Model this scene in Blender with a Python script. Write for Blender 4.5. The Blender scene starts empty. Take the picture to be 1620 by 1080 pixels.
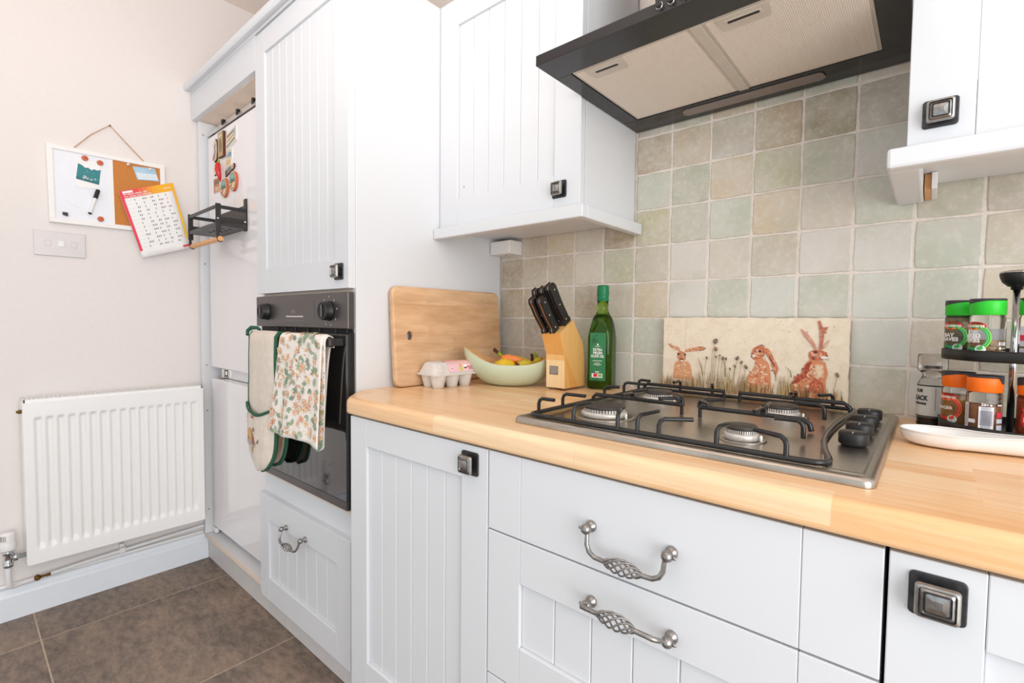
import bpy, bmesh, math, random
from mathutils import Vector, Matrix
random.seed(7)
C = bpy.context.scene.collection
PI = math.pi

# ---------------------------------------------------------------- camera, world, lights, exposure
sc = bpy.context.scene
cd = bpy.data.cameras.new('camera')
cam = bpy.data.objects.new('camera', cd)
C.objects.link(cam)
cd.sensor_fit = 'HORIZONTAL'
cd.sensor_width = 36.0
cd.lens = 36.0 * 767.5 / 1620.0
cd.clip_start = 0.02
_F = Vector((-0.65255438, 0.75657557, -0.04202604))
_R = Vector((0.75690553, 0.65343594, 0.01074675))
_U = Vector((-0.03559205, 0.0247969, 0.99905872))
M = Matrix.Identity(4)
for i in range(3):
    M[i][0], M[i][1], M[i][2] = _R[i], _U[i], -_F[i]
M.translation = (1.17213, -1.29610, 1.06649)
cam.matrix_world = M
sc.camera = cam
sc.view_settings.view_transform = 'Standard'
sc.view_settings.look = 'None'
sc.view_settings.gamma = 1.0
sc.view_settings.use_curve_mapping = False
sc.view_settings.exposure = 0.22

world = bpy.data.worlds.new('world')
sc.world = world
world.use_nodes = True
bg = world.node_tree.nodes['Background']
bg.inputs[0].default_value = (0.82, 0.935, 1.0, 1)
bg.inputs[1].default_value = 0.98


def area(name, loc, target, size, power, col, size_y=None):
    l = bpy.data.lights.new(name, 'AREA')
    l.energy = power
    l.color = col
    l.size = size
    if size_y:
        l.shape = 'RECTANGLE'
        l.size_y = size_y
    o = bpy.data.objects.new(name, l)
    o.location = loc
    o.rotation_euler = (Vector(target) - Vector(loc)).to_track_quat('-Z', 'Y').to_euler()
    C.objects.link(o)
    return o


area('ceiling_bounce_fill', (0.55, -1.5, 1.6), (0.45, -1.3, 2.47), 0.35, 13, (1.0, 0.96, 0.93))  # added unseen fill lamp aimed up, brightens the ceiling for soft top light
area('right_side_fill', (2.6, -1.55, 1.2), (-0.7, -0.75, 0.95), 1.5, 34, (1.0, 0.985, 0.975), 1.9)  # added large fill lamp at the open right side; no window is built


# ---------------------------------------------------------------- materials
def lin(h):
    if not isinstance(h, str):
        return tuple(h)
    h = h.lstrip('#')
    v = [int(h[i:i + 2], 16) / 255 for i in (0, 2, 4)]
    return tuple(x / 12.92 if x <= .04045 else ((x + .055) / 1.055) ** 2.4 for x in v)


class NT:
    def __init__(s, name):
        s.m = bpy.data.materials.new(name)
        s.m.use_nodes = True
        s.t = s.m.node_tree
        s.b = s.t.nodes['Principled BSDF']

    def n(s, typ, **kw):
        nd = s.t.nodes.new(typ)
        for k, v in kw.items():
            if k[0] == 'i' and k[1:].isdigit():
                nd.inputs[int(k[1:])].default_value = v
            elif hasattr(nd, k):
                setattr(nd, k, v)
            else:
                nd.inputs[k].default_value = v
        return nd

    def l(s, a, b):
        s.t.links.new(a, b)

    def ramp(s, fac, stops, interp='LINEAR'):
        r = s.n('ShaderNodeValToRGB')
        r.color_ramp.interpolation = interp
        el = r.color_ramp.elements
        while len(el) < len(stops):
            el.new(0.5)
        for e, (p, c) in zip(el, stops):
            e.position = p
            e.color = (*lin(c), 1)
        s.l(fac, r.inputs[0])
        return r.outputs[0]

    def coords(s, scale=(1, 1, 1), out='Object', rot=(0, 0, 0)):
        tc = s.n('ShaderNodeTexCoord')
        mp = s.n('ShaderNodeMapping')
        mp.inputs['Scale'].default_value = scale
        mp.inputs['Rotation'].default_value = rot
        s.l(tc.outputs[out], mp.inputs[0])
        return mp.outputs[0]

    def noise(s, vec, scale, detail=3, rough=.55):
        t = s.n('ShaderNodeTexNoise', Scale=scale, Detail=detail, Roughness=rough)
        s.l(vec, t.inputs['Vector'])
        return t.outputs['Fac']

    def mix(s, fac, a, b, mode='MIX'):
        x = s.n('ShaderNodeMix', data_type='RGBA', blend_type=mode)
        for sock, v in ((x.inputs[0], fac), (x.inputs[6], a), (x.inputs[7], b)):
            if hasattr(v, 'is_output'):
                s.l(v, sock)
            elif isinstance(v, (int, float)):
                sock.default_value = v
            else:
                sock.default_value = (*lin(v), 1)
        return x.outputs[2]

    def bump(s, h, dist, strength=1.0):
        b = s.n('ShaderNodeBump', Distance=dist, Strength=strength)
        s.l(h, b.inputs['Height'])
        s.l(b.outputs[0], s.b.inputs['Normal'])


def plain(name, col, rough=.5, metal=0.0, var=.04, bump=0.0, scale=30, coat=0.0, spec=.5, trans=0.0, ior=1.45, alpha=1.0, sheen=0.0):
    """principled with a little procedural tint variation and relief"""
    t = NT(name)
    c = lin(col)
    v = t.coords()
    f = t.noise(v, scale)
    lo = tuple(x * (1 - var) for x in c)
    hi = tuple(min(1, x * (1 + var)) for x in c)
    t.l(t.ramp(f, [(.3, lo), (.7, hi)]), t.b.inputs['Base Color'])
    b = t.b.inputs
    b['Roughness'].default_value = rough
    b['Metallic'].default_value = metal
    b['Specular IOR Level'].default_value = spec
    b['Coat Weight'].default_value = coat
    b['Coat Roughness'].default_value = .08
    b['Transmission Weight'].default_value = trans
    b['IOR'].default_value = ior
    b['Sheen Weight'].default_value = sheen
    if bump:
        t.bump(f, bump)
    return t.m


MT = {}
MT['wall'] = plain('wall_paint', '#eae2de', .75, bump=.0006, scale=60, var=.01)
MT['ceiling'] = plain('ceiling_paint', '#f6e8df', .85, var=.01)
MT['white'] = plain('white_cabinet_foil', '#dcdde0', .34, var=.006, scale=4)
MT['carcass'] = plain('white_melamine', '#e3e3e5', .42, var=.006, scale=4)
MT['gloss'] = plain('white_appliance_enamel', '#f1ecec', .07, var=.006, scale=4)
MT['plinth'] = plain('grey_white_plinth', '#d5cfcc', .45, var=.03)
MT['raw'] = plain('raw_chipboard_edge', '#e8d5c4', .8, var=.05, scale=120)
MT['trim'] = plain('skirting_paint', '#e9edf3', .3, var=.01)
MT['rad'] = plain('radiator_enamel', '#f4f2f0', .3, var=.006, scale=5)
MT['pipe'] = plain('painted_pipe', '#eceaea', .4, var=.03)
MT['grout'] = plain('grout', '#e6dad1', .9, var=.08, bump=.0008, scale=150)
MT['floorgrout'] = plain('floor_grout', '#b7a695', .9, var=.15, scale=60)
MT['pewter'] = plain('antique_pewter', '#9a9693', .32, .95, var=.25, bump=.0002, scale=120)
MT['pewterdark'] = plain('dark_pewter', '#4b4a4c', .45, .85, var=.25, bump=.0002, scale=120)
MT['pewterlight'] = plain('worn_pewter_edge', '#a8a39d', .38, .95, var=.15, scale=120)
MT['chrome'] = plain('chrome', '#c9c9cb', .12, 1.0, var=.02)
MT['brass'] = plain('old_brass', '#7d5c2c', .4, .9, var=.2, scale=90)
MT['black'] = plain('black_plastic', '#19191a', .42, var=.1)
MT['blacksatin'] = plain('black_coated_steel', '#333131', .38, .2, var=.08)
MT['hood'] = plain('black_glass_hood', '#2a2829', .2, .1, var=.08, scale=3)
MT['ovenpanel'] = plain('anthracite_steel', '#625d5b', .34, .7, var=.06, scale=8)
MT['ovenside'] = plain('oven_side_steel', '#4c4b4c', .45, .5, var=.06)
MT['enamel'] = plain('black_enamel_wire', '#1d1c1e', .3, .1, var=.3, bump=.0002, scale=160, coat=.3)
MT['alu'] = plain('cast_aluminium', '#d5d0ca', .4, .45, var=.12, scale=200)
MT['burncap'] = plain('burner_cap', '#423c38', .5, .2, var=.2, scale=60)
MT['green'] = plain('sage_lacquer', '#cbd8bd', .3, var=.02, scale=6)
MT['bamboo'] = plain('bamboo', '#d9a873', .5, var=.1, scale=40)
MT['dowel'] = plain('beech_dowel', '#e0a56c', .5, var=.06, scale=40)
MT['eggbox'] = plain('pulp_board', '#dcd5cf', .95, var=.05, bump=.0012, scale=120)
MT['yellow'] = plain('ripe_yellow_skin', '#e8c02a', .45, var=.12, scale=60)
MT['banana'] = plain('banana_skin', '#c9b038', .5, var=.3, scale=45)
MT['stemgreen'] = plain('banana_stem_green', '#93a32a', .55, var=.2, scale=60)
MT['browntip'] = plain('brown_stalk', '#4a3222', .8, var=.3, scale=80)
MT['carrot'] = plain('orange_skin', '#ee8a46', .5, var=.12, scale=50)
MT['greencap'] = plain('bright_green_lid', '#2bc62f', .4, var=.03)
MT['orangecap'] = plain('orange_lid', '#fb7417', .4, var=.03)
MT['darkcap'] = plain('charcoal_flip_lid', '#3a373d', .45, var=.06)
MT['bottlecap'] = plain('green_screw_cap', '#11794a', .4, var=.04)
MT['ceramic'] = plain('white_ceramic', '#f4f1ee', .12, var=.01, coat=.4)
MT['whiteboard'] = plain('whiteboard_face', '#eeeff5', .22, var=.01)
MT['frame'] = plain('white_wood_frame', '#f3efec', .5, var=.02)
MT['paper'] = plain('white_paper', '#f5f2f0', .7, var=.01)
MT['twine'] = plain('jute_twine', '#c2946a', .9, var=.25, scale=300)
MT['plate'] = plain('switch_plate', '#d6cfcd', .32, .1, var=.02)
MT['plastic'] = plain('white_plastic', '#efecea', .35, var=.01)
MT['greenbias'] = plain('green_binding', '#2c5a44', .85, var=.12, bump=.0004, scale=250)
MT['glovecloth'] = plain('quilted_cream_cotton', '#ddd0c2', .95, var=.06, bump=.0012, scale=45)
MT['glovetrim'] = plain('printed_lining', '#cdb595', .95, var=.3, scale=40)
MT['towelcloth'] = plain('white_cotton', '#f1e8df', .95, var=.02, bump=.0004, scale=300)
MT['knifeh'] = plain('black_knife_scale', '#1b1a1b', .33, var=.1)
MT['steel'] = plain('polished_steel', '#c4bfba', .22, 1.0, var=.04)
MT['copperline'] = plain('tang_edge', '#c2977c', .35, .9, var=.05)
MT['red'] = plain('red_magnet', '#d11f1c', .3, var=.1, coat=.4)
MT['terracotta'] = plain('terracotta_magnet', '#cf6a47', .5, var=.15, scale=200)
MT['rim'] = plain('brown_magnet_edge', '#5a2b1c', .5, var=.1)
MT['display'] = plain('display_glass', '#3f3c3c', .12, .4, var=.02)
MT['gasket'] = plain('black_gasket', '#101010', .6, var=.1)
MT['powder_tan'] = plain('tan_spice_powder', '#c08d52', .9, var=.1, scale=80)
MT['powder_brown'] = plain('brown_spice_powder', '#a87450', .9, var=.1, scale=80)
MT['powder_red'] = plain('red_spice_powder', '#a8441a', .9, var=.1, scale=80)
MT['herb'] = plain('dried_herb_mix', '#a98659', .95, var=.6, bump=.003, scale=330)
MT['leafspice'] = plain('dried_leaves', '#8a7a58', .9, var=.5, scale=120)
MT['corns'] = plain('peppercorns', '#3c2f28', .8, var=.4, scale=300)
MT['blocktile'] = None


def glass(name, col, rough=.02, ior=1.45, tr=1.0):
    t = NT(name)
    t.b.inputs['Base Color'].default_value = (*lin(col), 1)
    t.b.inputs['Roughness'].default_value = rough
    t.b.inputs['IOR'].default_value = ior
    t.b.inputs['Transmission Weight'].default_value = tr
    return t.m


MT['clear'] = glass('clear_glass', '#f4f4f2', .02, 1.35)
MT['clearplastic'] = glass('clear_ribbed_acrylic', '#efebe8', .08, 1.4)
MT['bottle'] = glass('green_bottle_glass', '#a5d65c', .04, 1.33)
MT['oil'] = glass('olive_oil', '#8fae26', .06, 1.3, .9)

t = NT('oven_black_glass')
t.b.inputs['Base Color'].default_value = (*lin('#0e0d0e'), 1)
t.b.inputs['Roughness'].default_value = .06
t.b.inputs['Specular IOR Level'].default_value = .9
t.b.inputs['Coat Weight'].default_value = .5
MT['ovenglass'] = t.m

t = NT('brushed_hob_steel')
v = t.coords((2, 60, 1))
f = t.noise(v, 8, 3)
f2 = t.noise(t.coords((1, 1, 1)), 7, 3)
c1 = t.ramp(f, [(.3, '#a39a90'), (.7, '#c2bab0')])
t.l(t.mix(.14, c1, t.ramp(f2, [(.35, '#8a7f75'), (.65, '#c9c1b7')])), t.b.inputs['Base Color'])
t.b.inputs['Metallic'].default_value = 1
t.b.inputs['Roughness'].default_value = .3
MT['hobsteel'] = t.m

t = NT('hood_filter_mesh')
v = t.coords((1, 1, 1))
w1 = t.n('ShaderNodeTexWave', wave_type='BANDS', bands_direction='X', Scale=95.0)
w2 = t.n('ShaderNodeTexWave', wave_type='BANDS', bands_direction='Y', Scale=95.0)
t.l(v, w1.inputs['Vector'])
t.l(v, w2.inputs['Vector'])
ml = t.n('ShaderNodeMath', operation='MULTIPLY')
t.l(w1.outputs['Fac'], ml.inputs[0])
t.l(w2.outputs['Fac'], ml.inputs[1])
t.l(t.ramp(ml.outputs[0], [(.1, '#e6d8ca'), (.6, '#fdf4ea')]), t.b.inputs['Base Color'])
t.b.inputs['Metallic'].default_value = .0
t.b.inputs['Roughness'].default_value = .4
t.bump(ml.outputs[0], .0006)
MT['filter'] = t.m
MT['filterframe'] = plain('filter_frame_steel', '#d3c9bd', .4, .2, var=.04)
MT['lens'] = plain('lamp_lens', '#8d807a', .35, var=.05)


def staves(name, cols, length, width, axis, grain, rough=.35, bump=0.0, contrast=.35):
    """glued wooden staves running along one axis ('x','y','z')"""
    t = NT(name)
    rot = {'x': (0, 0, 0), 'y': (0, 0, PI / 2), 'z': (0, PI / 2, 0), 'yz': (0, 0, 0)}[axis]
    tc = t.n('ShaderNodeTexCoord')
    vec = tc.outputs['Object']
    sp = t.n('ShaderNodeSeparateXYZ')
    t.l(vec, sp.inputs[0])
    cb = t.n('ShaderNodeCombineXYZ')
    order = {'x': (0, 1, 2), 'y': (1, 0, 2), 'z': (2, 0, 1), 'yz': (1, 2, 0)}[axis]
    for i, o in enumerate(order):
        t.l(sp.outputs[o], cb.inputs[i])
    if axis == 'x':   # staves wrap over the rounded front edge: y minus z
        sb = t.n('ShaderNodeMath', operation='SUBTRACT')
        t.l(sp.outputs[1], sb.inputs[0])
        t.l(sp.outputs[2], sb.inputs[1])
        t.l(sb.outputs[0], cb.inputs[1])
    br = t.n('ShaderNodeTexBrick', Scale=1.0)
    br.offset = .37
    br.offset_frequency = 2
    br.inputs['Brick Width'].default_value = length
    br.inputs['Row Height'].default_value = width
    br.inputs['Mortar Size'].default_value = 0.0004
    br.inputs['Mortar Smooth'].default_value = 0.3
    br.inputs['Color1'].default_value = (0, 0, 0, 1)
    br.inputs['Color2'].default_value = (1, 1, 1, 1)
    br.inputs['Mortar'].default_value = (.2, .2, .2, 1)
    t.l(cb.outputs[0], br.inputs['Vector'])
    mp = t.n('ShaderNodeMapping')
    mp.inputs['Scale'].default_value = (grain[0], grain[1], grain[1])
    t.l(cb.outputs[0], mp.inputs[0])
    ad = t.n('ShaderNodeVectorMath', operation='ADD')
    t.l(mp.outputs[0], ad.inputs[0])
    t.l(br.outputs['Color'], ad.inputs[1])
    f = t.noise(ad.outputs[0], 1.0, 5, .6)
    base = t.ramp(br.outputs['Color'], [(0, cols[0]), (.5, cols[1]), (1, cols[2])])
    gr = t.ramp(f, [(.3, cols[3]), (.7, cols[1])])
    t.l(t.mix(contrast, base, gr), t.b.inputs['Base Color'])
    t.b.inputs['Roughness'].default_value = rough
    if bump:
        t.bump(f, bump)
    return t.m


MT['worktop'] = staves('beech_block_laminate', [(.84, .48, .23), (.92, .63, .37), (.98, .78, .54), (.72, .35, .12)], .34, .026, 'x', (7, 120), .28, contrast=.45)
MT['board'] = staves('maple_chopping_board', [(.70, .41, .21), (.79, .51, .29), (.87, .63, .41), (.40, .18, .07)], .26, .047, 'yz', (7, 45), .55, contrast=.55)
MT['blockwood'] = staves('rubberwood_block', ['#e8b36a', '#eec07c', '#f2c98a', '#d99a4c'], .3, .03, 'z', (4, 80), .4, contrast=.3)
MT['blockpale'] = staves('pale_block_front', ['#f1d09b', '#f5d8a8', '#f7deb2', '#e6bc80'], .5, .02, 'z', (4, 90), .4, contrast=.3)
MT['blockdark'] = staves('amber_block_face', ['#e4a555', '#e8ac60', '#ecb46b', '#da9745'], .5, .05, 'z', (4, 80), .4, contrast=.25)

# glazed wall tile: each object carries its own glaze colour (object colour)
t = NT('glazed_wall_tile')
oi = t.n('ShaderNodeObjectInfo')
tc = t.n('ShaderNodeTexCoord')
rv = t.n('ShaderNodeVectorMath', operation='ADD')
sc_ = t.n('ShaderNodeVectorMath', operation='SCALE')
sc_.inputs['Scale'].default_value = 40.0
cmb = t.n('ShaderNodeCombineXYZ')
for i in range(3):
    t.l(oi.outputs['Random'], cmb.inputs[i])
t.l(cmb.outputs[0], sc_.inputs[0])
t.l(tc.outputs['Object'], rv.inputs[0])
t.l(sc_.outputs[0], rv.inputs[1])
f1 = t.noise(rv.outputs[0], 14, 3, .6)
f2 = t.noise(rv.outputs[0], 75, 5, .75)
f3 = t.noise(rv.outputs[0], 9, 2, .5)
k1 = t.mix(t.ramp(f1, [(.36, (0, 0, 0)), (.64, (1, 1, 1))]), t.mix(.5, oi.outputs['Color'], (.68, .63, .56)), oi.outputs['Color'])
k2 = t.mix(t.ramp(f3, [(.5, (0, 0, 0)), (.75, (.45, .45, .45))]), k1, '#b9b9a2')
k3 = t.mix(t.ramp(f2, [(.48, (0, 0, 0)), (.72, (.55, .55, .55))]), k2, '#e3dbd1')
t.l(k3, t.b.inputs['Base Color'])
t.b.inputs['Roughness'].default_value = .33
t.bump(f2, .0007, .6)
MT['tile'] = t.m

t = NT('slate_floor_tile')
oi = t.n('ShaderNodeObjectInfo')
tc = t.n('ShaderNodeTexCoord')
cmb = t.n('ShaderNodeCombineXYZ')
for i in range(3):
    t.l(oi.outputs['Random'], cmb.inputs[i])
sc_ = t.n('ShaderNodeVectorMath', operation='SCALE')
sc_.inputs['Scale'].default_value = 40.0
t.l(cmb.outputs[0], sc_.inputs[0])
rv = t.n('ShaderNodeVectorMath', operation='ADD')
t.l(tc.outputs['Object'], rv.inputs[0])
t.l(sc_.outputs[0], rv.inputs[1])
mp = t.n('ShaderNodeMapping')
mp.inputs['Scale'].default_value = (1, 2.0, 1)
mp.inputs['Rotation'].default_value = (0, 0, .5)
t.l(rv.outputs[0], mp.inputs[0])
f1 = t.noise(mp.outputs[0], 3.2, 5, .62)
f2 = t.noise(mp.outputs[0], 24, 5, .7)
k1 = t.ramp(f1, [(.32, '#514842'), (.5, '#74655a'), (.66, '#907b69')])
t.l(t.mix(.45, k1, t.ramp(f2, [(.34, '#544b46'), (.66, '#ae9682')])), t.b.inputs['Base Color'])
t.b.inputs['Roughness'].default_value = .5
t.bump(f2, .002, .6)
MT['slate'] = t.m

t = NT('cork')
v = t.coords()
f = t.noise(v, 260, 3, .7)
t.l(t.ramp(f, [(.3, '#b5692c'), (.55, '#cf8743'), (.75, '#dc9a55')]), t.b.inputs['Base Color'])
t.b.inputs['Roughness'].default_value = .9
MT['cork'] = t.m

t = NT('stone_plaque')
v = t.coords()
f = t.noise(v, 60, 4, .7)
t.l(t.ramp(f, [(.25, '#e3cfb3'), (.5, '#eddcc4'), (.75, '#f3e5d2')]), t.b.inputs['Base Color'])
t.b.inputs['Roughness'].default_value = .6
MT['plaque'] = t.m

# flat print: colours stored on the faces
t = NT('flat_print')
at = t.n('ShaderNodeAttribute', attribute_name='Col')
t.l(at.outputs['Color'], t.b.inputs['Base Color'])
t.b.inputs['Roughness'].default_value = .55
MT['print'] = t.m
t = NT('lit_display')
t.b.inputs['Base Color'].default_value = (*lin('#d8d2cc'), 1)
MT['ink_white'] = plain('white_ink', '#f4f2ef', .5, var=.01)
MT['ink_grey'] = plain('grey_ink', '#a39c98', .5, var=.01)
MT['ink_black'] = plain('black_ink', '#1c1b1c', .5, var=.01)
MT['ink_pink'] = plain('pink_ink', '#b8425e', .5, var=.01)
MT['label_grey'] = plain('grey_paper_label', '#cfcdc6', .5, .0, var=.03)
MT['label_green'] = plain('green_paper_label', '#2f7a4c', .5, var=.05, scale=60)


# ---------------------------------------------------------------- mesh builder
class MB:
    def __init__(s):
        s.v, s.f, s.mi, s.sm, s.col = [], [], [], [], []

    def add(s, vs, fs, mi=0, smooth=False, col=None):
        b = len(s.v)
        s.v += [Vector(x) for x in vs]
        for f in fs:
            s.f.append([b + i for i in f])
            s.mi.append(mi)
            s.sm.append(smooth)
            s.col.append(col)
        return s

    def box(s, x0, x1, y0, y1, z0, z1, bev=0.0, mi=0, seg=2, xf=None):
        bm = bmesh.new()
        bmesh.ops.create_cube(bm, size=1)
        for v in bm.verts:
            v.co = Vector(((x0 + x1) / 2 + v.co.x * (x1 - x0), (y0 + y1) / 2 + v.co.y * (y1 - y0), (z0 + z1) / 2 + v.co.z * (z1 - z0)))
        if bev:
            bmesh.ops.bevel(bm, geom=bm.edges[:], offset=bev, segments=seg, profile=.5, affect='EDGES')
        bm.verts.ensure_lookup_table()
        vs = [v.co.copy() for v in bm.verts]
        if xf:
            vs = [xf @ v for v in vs]
        s.add(vs, [[v.index for v in f.verts] for f in bm.faces], mi, False)
        bm.free()
        return s

    def tube(s, pts, r, n=8, closed=False, mi=0, caps=True, smooth=True):
        pts = [Vector(p) for p in pts]
        m = len(pts)
        rs = r if isinstance(r, (list, tuple)) else [r] * m
        tang = []
        for i in range(m):
            a = pts[(i - 1) % m] if (closed or i) else pts[0]
            b = pts[(i + 1) % m] if (closed or i < m - 1) else pts[-1]
            tang.append((b - a).normalized())
        up = Vector((0, 0, 1)) if abs(tang[0].z) < .9 else Vector((1, 0, 0))
        nrm = tang[0].cross(up).normalized()
        rings = []
        for i in range(m):
            if i:
                ax = tang[i - 1].cross(tang[i])
                if ax.length > 1e-7:
                    nrm = Matrix.Rotation(tang[i - 1].angle(tang[i]), 3, ax.normalized()) @ nrm
            nrm = (nrm - tang[i] * nrm.dot(tang[i])).normalized()
            bi = tang[i].cross(nrm)
            rings.append([pts[i] + (nrm * math.cos(2 * PI * k / n) + bi * math.sin(2 * PI * k / n)) * rs[i] for k in range(n)])
        vs = [p for q in rings for p in q]
        fs = []
        for i in range(m if closed else m - 1):
            a, b = i * n, ((i + 1) % m) * n
            for k in range(n):
                fs.append([a + k, a + (k + 1) % n, b + (k + 1) % n, b + k])
        s.add(vs, fs, mi, smooth)
        if caps and not closed:
            s.add(rings[0], [list(range(n))[::-1]], mi, False)
            s.add(rings[-1], [list(range(n))], mi, False)
        return s

    def lathe(s, prof, n=24, loc=(0, 0, 0), axis=None, mi=0, smooth=True, mis=None, shape=None):
        """prof: (r, z) from bottom to top; axis: 3x3 matrix for the local frame; shape(angle)->radius factor"""
        loc = Vector(loc)
        A = axis or Matrix.Identity(3)
        base = len(s.v)
        vs = []
        for r, z in prof:
            for k in range(n):
                a = 2 * PI * k / n
                q = r * (shape(a, z) if shape else 1)
                vs.append(loc + A @ Vector((q * math.cos(a), q * math.sin(a), z)))
        s.add(vs, [])
        for i in range(len(prof) - 1):
            for k in range(n):
                s.f.append([base + i * n + k, base + i * n + (k + 1) % n, base + (i + 1) * n + (k + 1) % n, base + (i + 1) * n + k])
                s.mi.append(mis[i] if mis else mi)
                s.sm.append(smooth)
                s.col.append(None)
        for i, rev in ((0, True), (len(prof) - 1, False)):
            if prof[i][0] > 1e-6:
                ring = [base + i * n + k for k in range(n)]
                s.f.append(ring[::-1] if rev else ring)
                s.mi.append(mis[min(i, len(mis) - 1)] if mis else mi)
                s.sm.append(False)
                s.col.append(None)
        return s

    def prism(s, poly, a, b, fn, mi=0, smooth=False, inset=0.0, bev=0.0):
        """poly: 2D outline (ccw seen from +w); fn(u,v,w)->3D; extruded w=a..b; optional rounded front rim"""
        n = len(poly)
        cx = sum(p[0] for p in poly) / n
        cy = sum(p[1] for p in poly) / n
        layers = [(poly, a)]
        if bev:
            def shrink(d):
                out = []
                for i in range(n):
                    p0, p1, p2 = poly[i - 1], poly[i], poly[(i + 1) % n]
                    e1 = Vector((p1[0] - p0[0], p1[1] - p0[1])).normalized()
                    e2 = Vector((p2[0] - p1[0], p2[1] - p1[1])).normalized()
                    nn = Vector((-(e1.y + e2.y), e1.x + e2.x))
                    nn = nn / max(nn.length_squared, .4) * 2 if nn.length > 1e-6 else Vector((0, 0))
                    out.append((p1[0] + nn.x * d, p1[1] + nn.y * d))
                return out
            layers.append((poly, b - bev))
            layers.append((shrink(bev * .3), b - bev * .3))
            layers.append((shrink(bev), b))
        else:
            layers.append((poly, b))
        vs = [fn(p[0], p[1], w) for pl, w in layers for p in pl]
        fs = []
        for j in range(len(layers) - 1):
            for i in range(n):
                fs.append([j * n + i, j * n + (i + 1) % n, (j + 1) * n + (i + 1) % n, (j + 1) * n + i])
        s.add(vs, fs, mi, smooth)
        L = (len(layers) - 1) * n
        bb = len(s.v) - len(vs)
        s.f.append([bb + i for i in range(n)][::-1])
        s.f.append([bb + L + i for i in range(n)])
        s.mi += [mi, mi]
        s.sm += [False, False]
        s.col += [None, None]
        return s

    def grid(s, fn, nu, nv, mi=0, smooth=True, thick=0.0, closed_u=False):
        vs = [Vector(fn(i / nu, j / nv)) for j in range(nv + 1) for i in range(nu + 1)]
        W = nu + 1
        fs = [[j * W + i, j * W + i + 1, (j + 1) * W + i + 1, (j + 1) * W + i] for j in range(nv) for i in range(nu)]
        if not thick:
            return s.add(vs, fs, mi, smooth)
        nrm = [Vector((0, 0, 0)) for _ in vs]
        for f in fs:
            nn = (vs[f[1]] - vs[f[0]]).cross(vs[f[3]] - vs[f[0]])
            for i in f:
                nrm[i] += nn
        back = [v - q.normalized() * thick if q.length > 0 else v.copy() for v, q in zip(vs, nrm)]
        N = len(vs)
        f2 = [[N + i for i in reversed(f)] for f in fs]
        rim = [j * W for j in range(nv + 1)]
        edge = [i for i in range(W)] + [j * W + nu for j in range(1, nv + 1)] + [nv * W + i for i in range(nu - 1, -1, -1)] + [j * W for j in range(nv - 1, 0, -1)]
        fr = [[edge[k], N + edge[k], N + edge[(k + 1) % len(edge)], edge[(k + 1) % len(edge)]] for k in range(len(edge))]
        return s.add(vs + back, fs + f2 + fr, mi, smooth)

    def build(s, name, mats, parent=None, origin=None, kind=None):
        me = bpy.data.meshes.new(name)
        if not isinstance(mats, (list, tuple)):
            mats = [mats]
        lo = Vector((min(v[i] for v in s.v) for i in range(3)))
        hi = Vector((max(v[i] for v in s.v) for i in range(3)))
        c = Vector(origin) if origin is not None else Vector(((lo.x + hi.x) / 2, (lo.y + hi.y) / 2, lo.z if parent is None else (lo.z + hi.z) / 2))
        me.from_pydata([v - c for v in s.v], [], s.f)
        for m in mats:
            me.materials.append(m)
        me.polygons.foreach_set('material_index', s.mi)
        me.polygons.foreach_set('use_smooth', s.sm)
        if any(x is not None for x in s.col):
            at = me.color_attributes.new('Col', 'FLOAT_COLOR', 'CORNER')
            i = 0
            for f, cc in zip(s.f, s.col):
                cc = cc or (1, 1, 1)
                for _ in f:
                    at.data[i].color = (*cc, 1)
                    i += 1
        me.update()
        o = bpy.data.objects.new(name, me)
        C.objects.link(o)
        place(o, c, parent)
        if kind:
            o['kind'] = kind
        return o


WORLD = {}


def place(o, c, parent):
    WORLD[o.name] = Vector(c)
    if parent is not None:
        o.parent = parent
        o.location = Vector(c) - WORLD[parent.name]
    else:
        o.location = c


def tag(o, label=None, cat=None, group=None, kind=None):
    for k, v in (('label', label), ('category', cat), ('group', group), ('kind', kind)):
        if v:
            o[k] = v
    return o


def thing(name, label, cat, loc, group=None):
    o = bpy.data.objects.new(name, None)
    o.empty_display_size = .05
    C.objects.link(o)
    place(o, loc, None)
    return tag(o, label, cat, group)


def child_copy(me_obj, name, loc, parent):
    o = bpy.data.objects.new(name, me_obj)
    C.objects.link(o)
    place(o, loc, parent)
    return o


def text_mesh(body, size, align='CENTER', bold=0.0, track=1.0, line=1.0):
    cu = bpy.data.curves.new('lettering', 'FONT')
    cu.body = body
    cu.size = size
    cu.align_x = align
    cu.align_y = 'CENTER'
    cu.resolution_u = 2
    cu.offset = bold
    cu.space_character = track
    cu.space_line = line
    o = bpy.data.objects.new('lettering', cu)
    C.objects.link(o)
    dg = bpy.context.evaluated_depsgraph_get()
    me = o.evaluated_get(dg).to_mesh()
    vs = [(v.co.x, v.co.y) for v in me.vertices]
    fs = [list(p.vertices) for p in me.polygons]
    o.evaluated_get(dg).to_mesh_clear()
    bpy.data.objects.remove(o)
    bpy.data.curves.remove(cu)
    return vs, fs


def lettering(body, size, fn, mat, parent, h=.0004, at=(0, 0), name='lettering', squeeze=1.0, rot=0.0, **kw):
    """fn(u,v,w) maps the flat text onto a surface"""
    vs, fs = text_mesh(body, size, **kw)
    if not vs:
        return None
    ca, sa = math.cos(rot), math.sin(rot)
    m = MB()
    pts = []
    for x, y in vs:
        x *= squeeze
        pts.append(fn(at[0] + x * ca - y * sa, at[1] + x * sa + y * ca, h))
    m.add(pts, fs)
    return m.build(name, mat, parent)


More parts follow.
